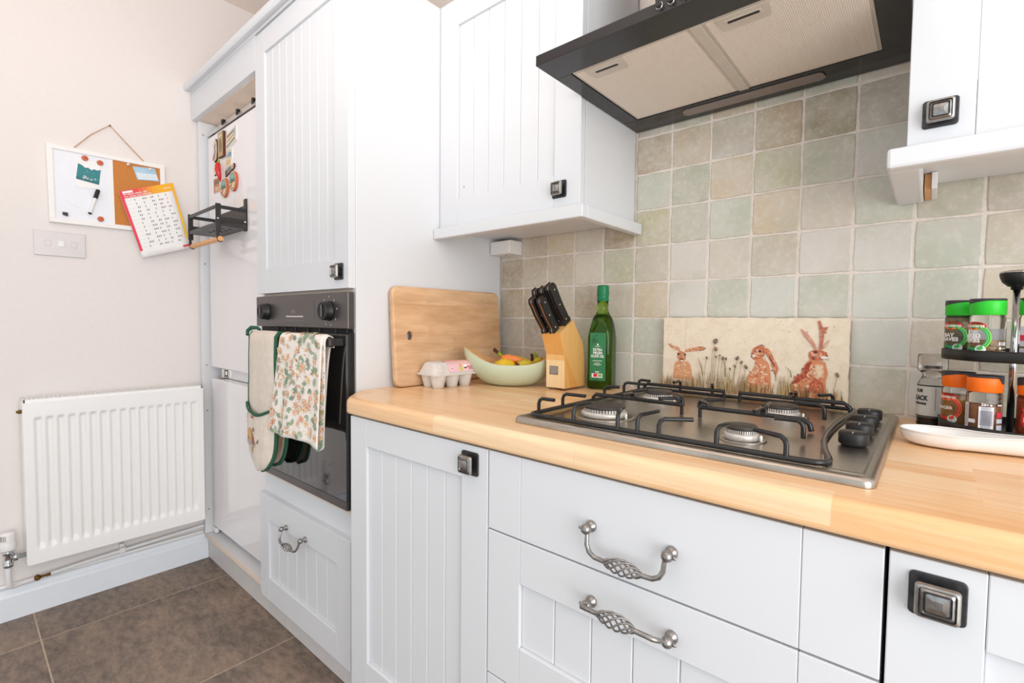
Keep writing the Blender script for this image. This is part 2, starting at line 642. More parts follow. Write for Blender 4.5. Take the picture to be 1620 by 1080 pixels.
class Print(MB):
    """flat coloured shapes on a mapped surface"""

    def __init__(s, fn, h=.0003):
        super().__init__()
        s.fn, s.h, s.k = fn, h, 0

    def poly(s, pts, col):
        s.k += 1
        h = s.h + s.k * 0.000004
        s.add([s.fn(u, v, h) for u, v in pts], [list(range(len(pts)))], 0, False, lin(col))

    def rect(s, u0, v0, u1, v1, col):
        s.poly([(u0, v0), (u1, v0), (u1, v1), (u0, v1)], col)

    def ell(s, u, v, a, b, col, rot=0.0, n=14, jit=0.0):
        ca, sa = math.cos(rot), math.sin(rot)
        pts = []
        for k in range(n):
            q = 2 * PI * k / n
            j = 1 + random.uniform(-jit, jit)
            x, y = a * math.cos(q) * j, b * math.sin(q) * j
            pts.append((u + x * ca - y * sa, v + x * sa + y * ca))
        s.poly(pts, col)

    def stroke(s, pts, w, col):
        """tapered or even line; w number or list"""
        n = len(pts)
        ws = w if isinstance(w, (list, tuple)) else [w] * n
        L, Rr = [], []
        for i in range(n):
            a, b = pts[max(0, i - 1)], pts[min(n - 1, i + 1)]
            d = Vector((b[0] - a[0], b[1] - a[1]))
            d = d.normalized() if d.length > 0 else Vector((1, 0))
            L.append((pts[i][0] - d.y * ws[i] / 2, pts[i][1] + d.x * ws[i] / 2))
            Rr.append((pts[i][0] + d.y * ws[i] / 2, pts[i][1] - d.x * ws[i] / 2))
        s.k += 1
        h = s.h + s.k * 0.000004
        c = lin(col)
        for i in range(n - 1):
            s.add([s.fn(u, v, h) for u, v in (Rr[i], Rr[i + 1], L[i + 1], L[i])], [[0, 1, 2, 3]], 0, False, c)

    def leaf(s, u, v, l, w, rot, col):
        ca, sa = math.cos(rot), math.sin(rot)
        prof = [(0, 0), (.25, .8), (.5, 1), (.75, .7), (1, 0), (.75, -.7), (.5, -1), (.25, -.8)]
        s.poly([(u + (x * l) * ca - (y * w) * sa, v + (x * l) * sa + (y * w) * ca) for x, y in prof], col)


def mixc(a, b, f):
    a, b = lin(a), lin(b)
    return tuple(x + (y - x) * f for x, y in zip(a, b))
# ---------------------------------------------------------------- room shell
PX, PZ, ZW = 0.1035, 0.1015, 0.874
XL = -1.25
floor = MB().box(XL - .1, 2.6, -3.3, .1, -.06, -.0012).build('floor', MT['floorgrout'], kind='structure')
wl = MB().box(XL - .1, XL, -3.3, .1, -.06, 2.55).build('wall_left', MT['wall'], kind='structure')
wb = MB().box(XL, 2.6, .0022, .1, -.06, 2.55).build('wall_back', MT['grout'], kind='structure')
MB().box(XL - .1, 2.6, -3.3, .1, 2.47, 2.55).build('ceiling', MT['ceiling'], kind='structure')

# floor tiles, 600 mm, each its own slab
ft = None
for i in range(-1, 6):
    for j in range(-3, 3):
        x0, y0 = -1.61 + .6 * (i + 0), -1.125 + .6 * j
        x1, y1 = x0 + .6, y0 + .6
        xa, xb = max(x0, XL + .004) + .002, min(x1, 2.6) - .002
        ya, yb = max(y0, -3.3) + .002, min(y1, -.05) - .002
        if xb - xa < .05 or yb - ya < .05:
            continue
        MB().box(xa, xb, ya, yb, -.006, .0, bev=.0015, seg=1).build('floor_tile', MT['slate'], floor)

# wall tiles: hand-made, uneven, each an object with its own glaze colour
PAL = {'t': (200, 178, 150), 'T': (180, 156, 122), 'b': (204, 188, 164), 'g': (188, 184, 160), 'G': (180, 175, 152), 's': (198, 198, 178), 'S': (207, 207, 194), 'p': (214, 198, 178),
       'P': (216, 204, 192), 'o': (160, 143, 108), 'O': (148, 127, 94), 'y': (192, 183, 145), 'k': (188, 176, 158), 'K': (174, 162, 146), 'e': (214, 187, 151), 'w': (212, 205, 194)}
PAL = {k: tuple(((c + (sum(v) / 3 - c) * .18) / 255) ** 2.2 for c in v) for k, v in PAL.items()}
rows = [  # from the worktop up; columns from the tall cabinet to the right
    (0, 'kkbgSsssssgwkttbt'),
    (1, 'kKkgsssgssSbgkttk'),
    (2, 'TTbTbewsSsSsetkTt'),
    (3, 'TttpybPpbPwsbtKkg'),
    (4, 'ktepTygsepsgkkOTo'),
    (5, 'kTtbbsgeygwgpKkTt'),
    (6, 'tbkbtTtkToKkooTkk'),
    (7, 'ktbtbkgtgspkktTkb'),
    (8, 'tkbtkbtkbktkbtkbt')]
tile_meshes = []
for k in range(6):
    rnd = random.Random(20 + k)
    hw, hh, n = PX / 2 - .0021, PZ / 2 - .0021, 4
    out = []
    for (xa, ya), (xb, yb) in (((-1, -1), (1, -1)), ((1, -1), (1, 1)), ((1, 1), (-1, 1)), ((-1, 1), (-1, -1))):
        for q in range(n):
            f = q / n
            x, y = xa + (xb - xa) * f, ya + (yb - ya) * f
            px, py = x * hw, y * hh
            bulge = rnd.uniform(-.0011, .0012) if q else -.0012
            if q:
                if abs(x) == 1:
                    px += x * bulge
                else:
                    py += y * bulge
            else:
                px += x * bulge
                py += y * bulge
            out.append((px, py))
    m = MB()
    tl = (rnd.uniform(-.01, .01), rnd.uniform(-.01, .01))
    m.prism(out, -.006, 0.0, lambda u, v, w: Vector((u, -w + u * tl[0] + v * tl[1] if w > -.005 else .0055, v)), bev=.0022, smooth=False)
    o = m.build('tile', MT['tile'], wb, origin=(0, 0, 0))
    tile_meshes.append(o.data)
    bpy.data.objects.remove(o)
rnd = random.Random(3)
for r, line in rows:
    for c, ch in enumerate(line):
        o = child_copy(rnd.choice(tile_meshes), 'tile', ((c + .5) * PX + .001, .0, ZW + .002 + (r + .5) * PZ), wb)
        j = rnd.uniform(.95, 1.06)
        o.color = (*[min(1, x * j) for x in lin(PAL[ch])], 1)

# skirting along the left wall
sk = MB()
sk.prism([(0, 0), (.018, 0), (.018, .082), (.016, .09), (.010, .096), (.008, .106), (.004, .112), (0, .112)], -3.3, -.566, lambda u, v, w: Vector((XL + u, w, v)))
sk.build('baseboard_left', MT['trim'], kind='structure')


# ---------------------------------------------------------------- cabinet builders
def door(parent, x0, x1, z0, z1, yf, stile, rt, rb, nb, name='door', th=.02, label=None, recess=.007, plainface=False):
    """five-piece door: two stiles, two rails, tongue-and-groove boards; front face at y=yf"""
    m = MB()
    b = .0012
    g = .0004
    m.box(x0, x0 + stile, yf, yf + th, z0, z1, b)
    m.box(x1 - stile, x1, yf, yf + th, z0, z1, b)
    if plainface:
        m.box(x0 + stile + g, x1 - stile - g, yf, yf + th, z0, z1, b)
        d = m.build(name, MT['white'], parent)
        return d
    m.box(x0 + stile + g, x1 - stile - g, yf, yf + th, z1 - rt, z1, b)
    m.box(x0 + stile + g, x1 - stile - g, yf, yf + th, z0, z0 + rb, b)
    m.box(x0 + stile - .002, x1 - stile + .002, yf + recess + .006, yf + th - .001, z0 + rb - .002, z1 - rt + .002)
    d = m.build(name, MT['white'], parent)
    w = (x1 - x0 - 2 * stile) / nb
    for k in range(nb):
        MB().box(x0 + stile + k * w + (.0004 if k else 0), x0 + stile + (k + 1) * w - (.0004 if k < nb - 1 else 0), yf + recess, yf + recess + .007,
                 z0 + rb, z1 - rt, .0018, seg=1).build('board', MT['white'], d)
    return d


def rsq(h, r, n=4):
    out = []
    for cx, cy, a0 in ((h - r, -h + r, -PI / 2), (h - r, h - r, 0), (-h + r, h - r, PI / 2), (-h + r, -h + r, PI)):
        for k in range(n + 1):
            a = a0 + PI / 2 * k / n
            out.append((cx + r * math.cos(a), cy + r * math.sin(a)))
    return out


def square_knob(parent, x, z, yf, s=1.0):
    """stepped square knob on a rounded backplate"""
    m = MB()
    fn = lambda u, v, w: Vector((x + u, yf - w, z + v))
    m.prism(rsq(.0225 * s, .005 * s), 0, .003 * s, fn, mi=1, bev=.001)
    m.prism(rsq(.008 * s, .003 * s), .003 * s, .012 * s, fn, mi=1)
    layers = [(.012, .010), (.0165, .012), (.0175, .0145), (.0165, .018), (.0145, .019), (.0138, .0175), (.0112, .0195), (.0105, .018), (.0088, .0192), (.004, .0204)]
    mats = [0, 0, 2, 2, 1, 0, 2, 1, 0]
    n = len(rsq(1, .2))
    base = None
    for i, (h, d) in enumerate(layers):
        vs = [fn(u, v, d * s) for u, v in rsq(h * s, h * s * .22)]
        b = len(m.v)
        m.add(vs, [])
        if i:
            for k in range(n):
                m.f.append([b - n + k, b - n + (k + 1) % n, b + (k + 1) % n, b + k])
                m.mi.append(mats[i - 1])
                m.sm.append(False)
                m.col.append(None)
    m.add([fn(u, v, layers[-1][1] * s) for u, v in rsq(.004 * s, .00088)], [list(range(n))], 0)
    return m.build('knob', [MT['pewter'], MT['pewterdark'], MT['pewterlight']], parent)


def cage_handle(parent, xc, z, yf, swing, half=.064, s=1.0):
    """drop handle with two ball mounts and a twisted birdcage grip"""
    m = MB()
    A = Matrix(((1, 0, 0), (0, 0, -1), (0, 1, 0)))
    for sx in (-1, 1):
        loc = (xc + sx * half, yf, z)
        m.lathe([(.0085, 0), (.0092, .002), (.009, .004), (.0055, .0065), (.0042, .009), (.0042, .011)], 14, loc, A)
        m.lathe([(.0001, -.0085), (.004, -.0075), (.0072, -.0042), (.0085, 0), (.0072, .0042), (.004, .0075), (.0001, .0085)], 14, (loc[0], yf - .017, z), A)
        m.lathe([(.0022, 0), (.0026, .004), (.0001, .007)], 8, (loc[0] + sx * .007, yf - .017, z), Matrix(((0, 0, sx), (0, 1, 0), (-sx, 0, 0))))
    pv = Vector((xc, yf - .017, z))
    ca, sa = math.cos(swing), math.sin(swing)

    def P(x, d, e=0.0):    # d: distance below the pivot in the handle's plane, e: out of that plane
        return pv + Vector((x, -d * sa - e * ca, -d * ca + e * sa))
    drop = .036 * s
    h = half
    left = [P(-h, 0), P(-h + .003, .008), P(-h + .004, .022), P(-h + .009, .031), P(-h + .018, drop), P(-.030, drop + .001), P(-.026, drop + .001)]
    m.tube(left, [.0034, .0034, .0036, .0038, .0038, .0036, .0045], 8)
    m.tube([P(-p.x + 2 * 0 + 0, 0) if False else pv + Vector((-(p - pv).x, (p - pv).y, (p - pv).z)) for p in left], [.0034, .0034, .0036, .0038, .0038, .0036, .0045], 8)
    for k in range(6):
        pts = []
        for i in range(15):
            f = i / 14
            x = -.029 + .058 * f
            r = .0028 + .0078 * math.sin(PI * f) ** .8
            a = 2 * PI * k / 6 + f * 1.5 * PI
            pts.append(P(x, drop + .001 + r * math.cos(a), r * math.sin(a)))
        m.tube(pts, .0015, 5, caps=False)
    return m.build('handle', MT['pewter'], parent)


YT, YB, YU = -.60, -.653, -.29   # door faces: tall units, base units, wall units

# ---------------------------------------------------------------- tall units
fh = thing('fridge_housing', 'white open tall housing around the built-in fridge, doors missing, beside the left wall', 'cabinet', (-.92, -.3, 0))
MB().box(XL + .006, XL + .026, -.58, -.02, .1, 2.02, .001).build('side_panel', MT['carcass'], fh)
MB().box(-.605, -.592, -.575, -.02, .1, 2.02, .001).build('side_panel', MT['carcass'], fh)
MB().box(XL + .006, -.5895, -.60, -.58, 1.905, 2.02, .001).build('fascia', MT['white'], fh)
MB().box(XL + .026, -.605, -.58, -.40, 1.903, 1.918).build('top_panel', MT['raw'], fh)
MB().box(XL + .026, -.605, -.578, -.05, .103, .116, .001).build('base_panel', MT['carcass'], fh)
MB().box(XL + .026, -.605, -.5815, -.578, .1, .118, .0006).build('edge_strip', MT['raw'], fh)
for zz in (1.85, 1.3, .86, .66, .22):
    MB().lathe([(.0035, 0), (.0035, .002)], 8, (XL + .026, -.565, zz), Matrix(((0, 0, 1), (0, 1, 0), (-1, 0, 0)))).build('screw_cap', MT['ink_grey'], fh)

oh = thing('oven_housing', 'tall white housing holding the black oven, with a boarded door above', 'cabinet', (-.3, -.3, 0))
MB().box(-.018, 0, -.58, -.006, .1, 2.02, .001).build('side_panel', MT['white'], oh)
MB().box(-.590, -.575, -.58, -.006, .1, 2.02, .001).build('side_panel', MT['carcass'], oh)
MB().box(-.575, -.018, -.575, -.03, 1.146, 1.160).build('shelf', MT['raw'], oh)
MB().box(-.575, -.018, -.58, -.03, .50, .54).build('shelf', MT['carcass'], oh)
MB().box(-.590, 0, -.5808, -.58, 1.1415, 1.1465).build('edge_strip', MT['raw'], oh)
MB().box(-.587, -.003, -.5808, -.58, .452, .528).build('filler_strip', MT['white'], oh)
MB().box(-.587, -.003, -.583, -.5808, .526, .534, .0005).build('edge_strip', MT['raw'], oh)
d = door(oh, -.588, -.003, 1.150, 2.012, YT, .072, .072, .08, 9)
square_knob(d, -.052, 1.196, YT, 1.0)
d = door(oh, -.588, -.003, .096, .462, YT, .07, .085, .08, 7, name='drawer')
cage_handle(d, -.318, .392, YT, .35)

co = MB()
co.prism([(-.622, 2.022), (-.618, 2.022), (-.604, 2.024), (-.60, 2.0205), (-.55, 2.0205), (-.55, 2.052), (-.618, 2.052), (-.626, 2.048), (-.629, 2.038), (-.627, 2.028)][::-1], XL + .002, .022,
         lambda u, v, w: Vector((w, u, v)), smooth=False)
tag(co.build('cornice', MT['white']), 'long white rounded cornice running along the top of the tall cabinets', 'cornice')

pl = MB()
pl.box(XL + .004, -.20, -.565, -.549, .001, .0995, .001)
tag(pl.build('plinth', MT['plinth']), 'grey-white plinth board under the fridge housing, left of the joint', 'plinth')
pl = MB().box(-.1985, .085, -.565, -.549, .001, .0995, .001)
tag(pl.build('plinth', MT['plinth']), 'grey-white plinth board under the oven drawer, right of the joint', 'plinth')
pl = MB().box(.09, 1.75, -.60, -.584, .001, .118, .001)
tag(pl.build('plinth', MT['plinth']), 'white plinth board under the base units below the hob', 'plinth')

# fridge freezer
fr = thing('fridge_freezer', 'white built-in fridge freezer with bare glossy doors covered in magnets', 'fridge', (-.91, -.3, .118))
FY = -.553
MB().box(-1.215, -.612, -.50, -.04, .125, 1.84, .003).build('body', MT['carcass'], fr)
MB().box(-1.205, -.612, FY, -.505, .853, 1.834, .005).build('fridge_door', MT['gloss'], fr)
MB().box(-1.205, -.612, FY, -.505, .147, .803, .005).build('freezer_door', MT['gloss'], fr)
MB().box(-1.204, -.614, -.512, -.508, .805, .851).build('centre_gap', MT['gloss'], fr)
h = MB()
h.box(-1.20, -1.15, -.53, -.514, .806, .812, .001)
h.box(-1.156, -1.142, -.53, -.514, .806, .846, .001)
h.box(-1.16, -1.115, -.5145, -.5125, .806, .848, .0005)
h.box(-1.127, -1.124, -.516, -.514, .808, .846, mi=1)
for zz in (.815, .838):
    h.lathe([(.003, 0), (.003, .003)], 8, (-1.135, -.5145, zz), Matrix(((1, 0, 0), (0, 0, -1), (0, 1, 0))), mi=1)
h.build('hinge', [MT['steel'], MT['black']], fr)
h = MB()
h.box(-1.218, -1.16, -.55, -.515, 1.838, 1.846, .001)
h.box(-1.21, -1.17, -.545, -.52, 1.846, 1.852, .001)
h.lathe([(.004, 0), (.004, .005)], 8, (-1.19, -.535, 1.852))
h.build('hinge', MT['steel'], fr)
vp = MB()
vp.prism([(-.556, 1.838), (-.553, 1.838), (-.511, 1.902), (-.514, 1.902)], -1.205, -.612, lambda u, v, w: Vector((w, u, v)))
vp.build('trim_plate', MT['gloss'], fr)
for x in (-1.07, -.915, -.765):
    MB().box(x - .008, x + .008, -.543, -.530, 1.862, 1.884, .002).build('clip', MT['black'], fr)
m = MB()
m.box(-1.222, -1.175, -.555, -.54, .12, .142, .003)
m.build('foot_bracket', MT['plastic'], fr)

# ---------------------------------------------------------------- base units
bc = thing('base_cabinet', 'white base unit with a tall boarded door, below the worktop left of the drawers', 'cabinet', (.32, -.3, .118))
MB().box(.094, .112, -.632, -.02, .12, .828, .001).build('side_panel', MT['carcass'], bc)
MB().box(.544, .562, -.632, -.02, .12, .828, .001).build('side_panel', MT['carcass'], bc)
MB().box(.112, .544, -.632, -.02, .12, .137).build('base_panel', MT['carcass'], bc)
MB().box(.112, .544, -.03, -.02, .137, .828).build('back_panel', MT['carcass'], bc)
MB().box(.001, .093, -.57, -.55, .12, .828, .001).build('filler_strip', MT['carcass'], bc)
d = door(bc, .0925, .5615, .126, .829, YB, .07, .066, .105, 6)
square_knob(d, .516, .795, YB, 1.0)

du = thing('drawer_unit', 'wide white drawer unit under the hob with two drop handles', 'cabinet', (.855, -.3, .118))
MB().box(.566, .583, -.632, -.02, .12, .828, .001).build('side_panel', MT['carcass'], du)
MB().box(1.126, 1.1435, -.632, -.02, .12, .828, .001).build('side_panel', MT['carcass'], du)
MB().box(.583, 1.126, -.632, -.02, .12, .137).build('base_panel', MT['carcass'], du)
MB().box(.583, 1.126, -.03, -.02, .137, .828).build('back_panel', MT['carcass'], du)
d = door(du, .5645, 1.1435, .6845, .829, YB, .076, 0, 0, 0, name='drawer', plainface=True)
cage_handle(d, .849, .751, YB, .15)
d = door(du, .5645, 1.1435, .4115, .6815, YB, .076, .077, .077, 6, name='drawer')
cage_handle(d, .852, .633, YB, 2.05, s=.85)
d = door(du, .5645, 1.1435, .126, .4085, YB, .076, .077, .077, 6, name='drawer')

rc = thing('base_cabinet', 'white base unit with a square knob at the right edge of the picture', 'cabinet', (1.45, -.3, .118))
MB().box(1.1465, 1.163, -.632, -.02, .12, .828, .001).build('side_panel', MT['carcass'], rc)
MB().box(1.732, 1.75, -.632, -.02, .12, .828, .001).build('side_panel', MT['carcass'], rc)
MB().box(1.163, 1.732, -.632, -.02, .12, .137).build('base_panel', MT['carcass'], rc)
MB().box(1.163, 1.732, -.03, -.02, .137, .828).build('back_panel', MT['carcass'], rc)
d = door(rc, 1.1475, 1.749, .126, .829, YB, .075, .076, .105, 7)
square_knob(d, 1.1865, .793, YB, 1.0)

# worktop: rolled front edge, clipped left front corner
wt = MB()
prof = []
for k in range(7):
    a = PI / 2 * k / 6
    prof.append((-.648 - .014 * math.sin(a), ZW - .014 + .014 * math.cos(a)))
for k in range(5):
    a = PI / 2 * k / 4
    prof.append((-.656 - .006 * math.cos(a), ZW - .034 - .006 * math.sin(a)))
prof = [(-.0015, ZW)] + prof + [(-.0015, ZW - .04)]
xs = [0, .02, .045, .065, .08, .088, .094, .20]
lim = [-.58, -.601, -.6255, -.645, -.657, -.6605, -.662, -.662]
NP = len(prof)
xs2 = xs + [.5, 1.0, 1.76]
for x, lm in zip(xs2, lim + [-.662] * 3):
    dy = lm + .662
    wt.add([(x + .0012, (y + dy if y < -.1 else y), z) for y, z in prof], [])
for i in range(len(xs2) - 1):
    for k in range(NP):
        wt.f.append([i * NP + k, i * NP + (k + 1) % NP, (i + 1) * NP + (k + 1) % NP, (i + 1) * NP + k])
        wt.mi.append(0)
        wt.sm.append(0 < k < NP - 2)
        wt.col.append(None)
wt.add([wt.v[k] for k in range(NP)], [list(range(NP))])
wt.add([wt.v[(len(xs2) - 1) * NP + k] for k in range(NP)], [list(range(NP))[::-1]])
tag(wt.build('worktop', MT['worktop']), 'beech block laminate worktop with rounded front edge carrying the hob', 'worktop')

# ---------------------------------------------------------------- wall units
wu = thing('wall_cabinet', 'white wall cabinet with boarded door, left of the black hood', 'cabinet', (.25, -.15, 1.315))
MB().box(.0015, .018, -.268, -.006, 1.349, 2.02, .001).build('side_panel', MT['carcass'], wu)
MB().box(.499, .517, -.268, -.006, 1.349, 2.02, .001).build('side_panel', MT['white'], wu)
MB().box(.018, .499, -.268, -.006, 1.349, 1.366).build('base_panel', MT['white'], wu)
MB().box(.018, .499, -.268, -.006, 2.003, 2.02).build('top_panel', MT['carcass'], wu)
MB().box(.018, .499, -.016, -.006, 1.366, 2.003).build('back_panel', MT['carcass'], wu)
d = door(wu, .0025, .5165, 1.351, 2.02, YU, .078, .078, .082, 6)
square_knob(d, .456, 1.397, YU, .95)
hl = MB()
hl.lathe([(.0028, 0), (.0028, .0006)], 10, (.103, YU + .007, 1.465), Matrix(((1, 0, 0), (0, 0, -1), (0, 1, 0))))
hl.build('drill_hole', MT['ink_grey'], d)
pm = MB()
pm.box(.0015, .541, -.316, -.292, 1.315, 1.346, .003)
pm.box(.517, .541, -.292, -.004, 1.315, 1.346, .003)
pm.box(.0015, .517, -.292, -.27, 1.325, 1.346, .001)
pm.build('pelmet', MT['white'], wu)

wr = thing('wall_cabinet', 'white wall cabinet with square knob, right of the black hood', 'cabinet', (1.44, -.15, 1.31))
MB().box(1.132, 1.150, -.268, -.006, 1.349, 2.02, .001).build('side_panel', MT['white'], wr)
MB().box(1.732, 1.75, -.268, -.006, 1.349, 2.02, .001).build('side_panel', MT['carcass'], wr)
MB().box(1.150, 1.732, -.268, -.006, 1.349, 1.366).build('base_panel', MT['white'], wr)
MB().box(1.150, 1.732, -.268, -.006, 2.003, 2.02).build('top_panel', MT['carcass'], wr)
MB().box(1.150, 1.732, -.016, -.006, 1.366, 2.003).build('back_panel', MT['carcass'], wr)
d = door(wr, 1.1325, 1.749, 1.351, 2.02, YU, .079, .078, .082, 7)
square_knob(d, 1.1715, 1.394, YU, .95)
pm = MB()
pm.box(1.109, 1.75, -.316, -.285, 1.314, 1.346, .005)
pm.box(1.109, 1.152, -.285, -.004, 1.314, 1.346, .004)
pm.build('pelmet', MT['white'], wr)
MB().box(1.1535, 1.163, -.10, -.004, 1.318, 1.348, .0005).build('batten', MT['dowel'], wr)
MB().box(1.1635, 1.172, -.11, -.004, 1.318, 1.348, .001).build('batten', MT['plastic'], wr)

jb = thing('junction_box', 'small white junction box under the left wall cabinet', 'junction box', (.055, -.035, 1.30))
m = MB()
m.prism([(-.045, 0), (.045, 0), (.045, .045), (-.045, .045)], -.001, .062, lambda u, v, w: Vector((.048 + u, -w - .001, 1.294 + v)), bev=.004)
m.build('body', MT['plastic'], jb)
m = MB().lathe([(.004, 0), (.004, .002)], 10, (.05, -.03, 1.2925))
m.build('screw', MT['ink_grey'], jb)
# ---------------------------------------------------------------- cooker hood
hd = thing('cooker_hood', 'black chimney cooker hood with two beige grease filters above the hob', 'cooker hood', (.817, -.24, 1.604))
m = MB()
HB = 1.604
x0, x1, y0, y1 = .521, 1.1285, -.474, -.004
fx0, fx1, fy0, fy1 = .56, 1.082, -.40, -.085
# underside with an opening for the filters, front face, top
m.box(x0, x1, y0, fy0, HB, HB + .021, .0008)
m.box(x0, x1, fy1, y1, HB, HB + .021, .0008)
m.box(x0, fx0, fy0, fy1, HB, HB + .021, .0008)
m.box(fx1, x1, fy0, fy1, HB, HB + .021, .0008)
m.box(x0 + .002, x1 - .002, y0 + .004, y1, HB + .019, HB + .0235)
m.build('canopy', MT['hood'], hd)
m = MB()
m.box(.69, .945, -.27, -.006, HB + .0235, 2.469, .001)
m.build('chimney', MT['hood'], hd)
for xa, xb in ((fx0 + .001, .8165), (.8375, fx1 - .001)):
    fm = MB().box(xa, xb, fy0 + .001, fy1 - .001, HB + .002, HB + .006, .001).build('filter', MT['filterframe'], hd)
    MB().box(xa + .007, xb - .007, fy0 + .009, fy1 - .009, HB + .0005, HB + .003).build('mesh', MT['filter'], fm)
    xc = (xa + xb) / 2 - .055
    k = MB()
    k.prism([(-.045, 0), (.045, 0), (.040, .04), (.036, .044), (-.036, .044), (-.040, .04)][::-1], 0, .0012, lambda u, v, w: Vector((xc + u, fy0 + .008 + v, HB + .0005 - w)))
    k.prism(rsq(.006, .002) and [(-.03, .012), (.03, .012), (.03, .022), (-.03, .022)][::-1], .0012, .0022, lambda u, v, w: Vector((xc + u, fy0 + .008 + v, HB + .0005 - w)))
    k.prism([(-.026, .0135), (.026, .0135), (.026, .0205), (-.026, .0205)][::-1], .0022, .0026, lambda u, v, w: Vector((xc + u, fy0 + .008 + v, HB + .0005 - w)), mi=1)
    k.build('catch', [MT['filterframe'], MT['black']], fm)
MB().box(.8165, .8375, fy0 + .001, fy1 - .001, HB + .0, HB + .008, .001).build('filter_bridge', MT['filterframe'], hd)
m = MB()
m.prism([(.68, -.034), (.972, -.034), (.980, -.042), (.978, -.062), (.972, -.068), (.68, -.068), (.674, -.062), (.672, -.042)], 0, .003, lambda u, v, w: Vector((u, v, HB + .0005 - w)), bev=.001)
m.build('lamp_strip', MT['lens'], hd)
A = Matrix(((1, 0, 0), (0, 0, -1), (0, 1, 0)))
for x in (.795, .816, .837, .858, .879):
    m = MB()
    m.lathe([(.0068, 0), (.0068, .003), (.0058, .0042)], 14, (x, y0, HB + .0125), A, mi=0)
    m.lathe([(.0055, .003), (.0052, .009), (.004, .0095)], 14, (x, y0, HB + .0125), A, mi=1)
    m.build('button', [MT['chrome'], MT['black']], hd)

# ---------------------------------------------------------------- hob
hob = thing('gas_hob', 'stainless steel gas hob with black pan supports set into the worktop', 'hob', (.852, -.324, .874))
hx0, hx1, hy0, hy1, ht = .574, 1.130, -.599, -.046, .886


def rrect(x0, x1, y0, y1, r, n=5):
    out = []
    for cx, cy, a0 in ((x1 - r, y0 + r, -PI / 2), (x1 - r, y1 - r, 0), (x0 + r, y1 - r, PI / 2), (x0 + r, y0 + r, PI)):
        for k in range(n + 1):
            a = a0 + PI / 2 * k / n
            out.append((cx + r * math.cos(a), cy + r * math.sin(a)))
    return out


m = MB()
rings = [(0, .8745), (0, .879), (.0015, .8835), (.005, .886), (.011, .8865), (.016, .8855), (.022, .8835), (.03, .883)]
n = None
for off, z in rings:
    p = rrect(hx0 + off, hx1 - off, hy0 + off, hy1 - off, max(.014 - off * .3, .004))
    n = len(p)
    b = len(m.v)
    m.add([(x, y, z) for x, y in p], [])
    if b:
        for k in range(n):
            m.f.append([b - n + k, b - n + (k + 1) % n, b + (k + 1) % n, b + k])
            m.mi.append(0)
            m.sm.append(True)
            m.col.append(None)
m.add([(x, y, .883) for x, y in rrect(hx0 + .03, hx1 - .03, hy0 + .03, hy1 - .03, .005)], [list(range(n))])
m.build('tray', MT['hobsteel'], hob)
# raised control panel with a curved edge
arc = [(1.084 - .028 * math.cos(a), -.35 + .235 * math.sin(a)) for a in [(-PI / 2 + PI * k / 16) for k in range(17)]]
poly = [(1.119, -.115), *[(x, y) for x, y in arc[::-1]], (1.119, -.585)]
m = MB()
m.prism(poly[::-1] if False else [(1.119, -.585), (1.119, -.115)] + arc[::-1], .8828, .8878, lambda u, v, w: Vector((u, v, w)), bev=.003)
m.build('control_panel', MT['hobsteel'], hob)
for y in (-.428, -.345, -.262, -.179):
    k = MB()
    k.lathe([(.0145, .8878), (.0155, .8885), (.0155, .89), (.0185, .8915), (.0190, .893), (.0190, .9065), (.0175, .909), (.002, .9095)], 24, (1.0915, y, 0))
    k.box(1.0908, 1.0922, y - .017, y - .004, .909, .9098, mi=1)
    k.build('knob', [MT['black'], MT['ink_grey']], hob)


def burner(x, y, r):
    m = MB()
    m.lathe([(r * 1.55, .8832), (r * 1.3, .8845), (r * 1.12, .8836), (r * 1.1, .883)], 32, (x, y, 0), mi=2)
    m.lathe([(r * 1.02, .8835), (r * 1.08, .887), (r * 1.08, .8915), (r * 1.0, .894), (r * .95, .8942)], 32, (x, y, 0), mi=0)
    b = m.build('burner', [MT['alu'], MT['burncap'], MT['hobsteel']], hob)
    c = MB()
    nt = 44
    vs, fs = [], []
    for k in range(nt):   # flame slots round the crown
        a0, a1 = 2 * PI * (k + .18) / nt, 2 * PI * (k + .82) / nt
        q = [(r * .96, a0), (r * .96, a1), (r * .80, a1), (r * .80, a0)]
        b0 = len(vs)
        for z in (.8942, .900):
            vs += [(x + rr * math.cos(a), y + rr * math.sin(a), z) for rr, a in q]
        fs += [[b0, b0 + 1, b0 + 5, b0 + 4], [b0 + 1, b0 + 2, b0 + 6, b0 + 5], [b0 + 3, b0, b0 + 4, b0 + 7], [b0 + 4, b0 + 5, b0 + 6, b0 + 7]]
    c.add(vs, fs)
    c.lathe([(r * .8, .8942), (r * .8, .900)], 32, (x, y, 0), mi=1)
    c.build('crown', [MT['alu'], MT['burncap']], b)
    d = MB()
    d.lathe([(r * .97, .9), (r * 1.0, .9012), (r * .99, .904), (r * .92, .9065), (r * .4, .908), (.0005, .9082)], 32, (x, y, 0))
    d.build('cap', MT['burncap'], b)
    e = MB().lathe([(.0022, .884), (.0022, .893), (.0006, .8945)], 8, (x + r * 1.25, y - r * .2, 0))
    e.build('igniter', MT['ceramic'], b)


BUR = {'FL': (.694, -.463, .041), 'BL': (.690, -.205, .033), 'BR': (.950, -.215, .033), 'FR': (.950, -.478, .024)}
for b in BUR.values():
    burner(*b)


def finger(m, base, d, top, reach, r=.0034):
    """wire finger: rises from the frame, bends and points over the burner"""
    b = Vector(base)
    d = Vector((d[0], d[1], 0)).normalized()
    t = top - b.z
    reach = min(reach, .062)
    m.tube([b, b + Vector((0, 0, t - .010)), b + d * .0025 + Vector((0, 0, t - .0035)), b + d * .009 + Vector((0, 0, t)), b + d * reach + Vector((0, 0, t))], r, 7)


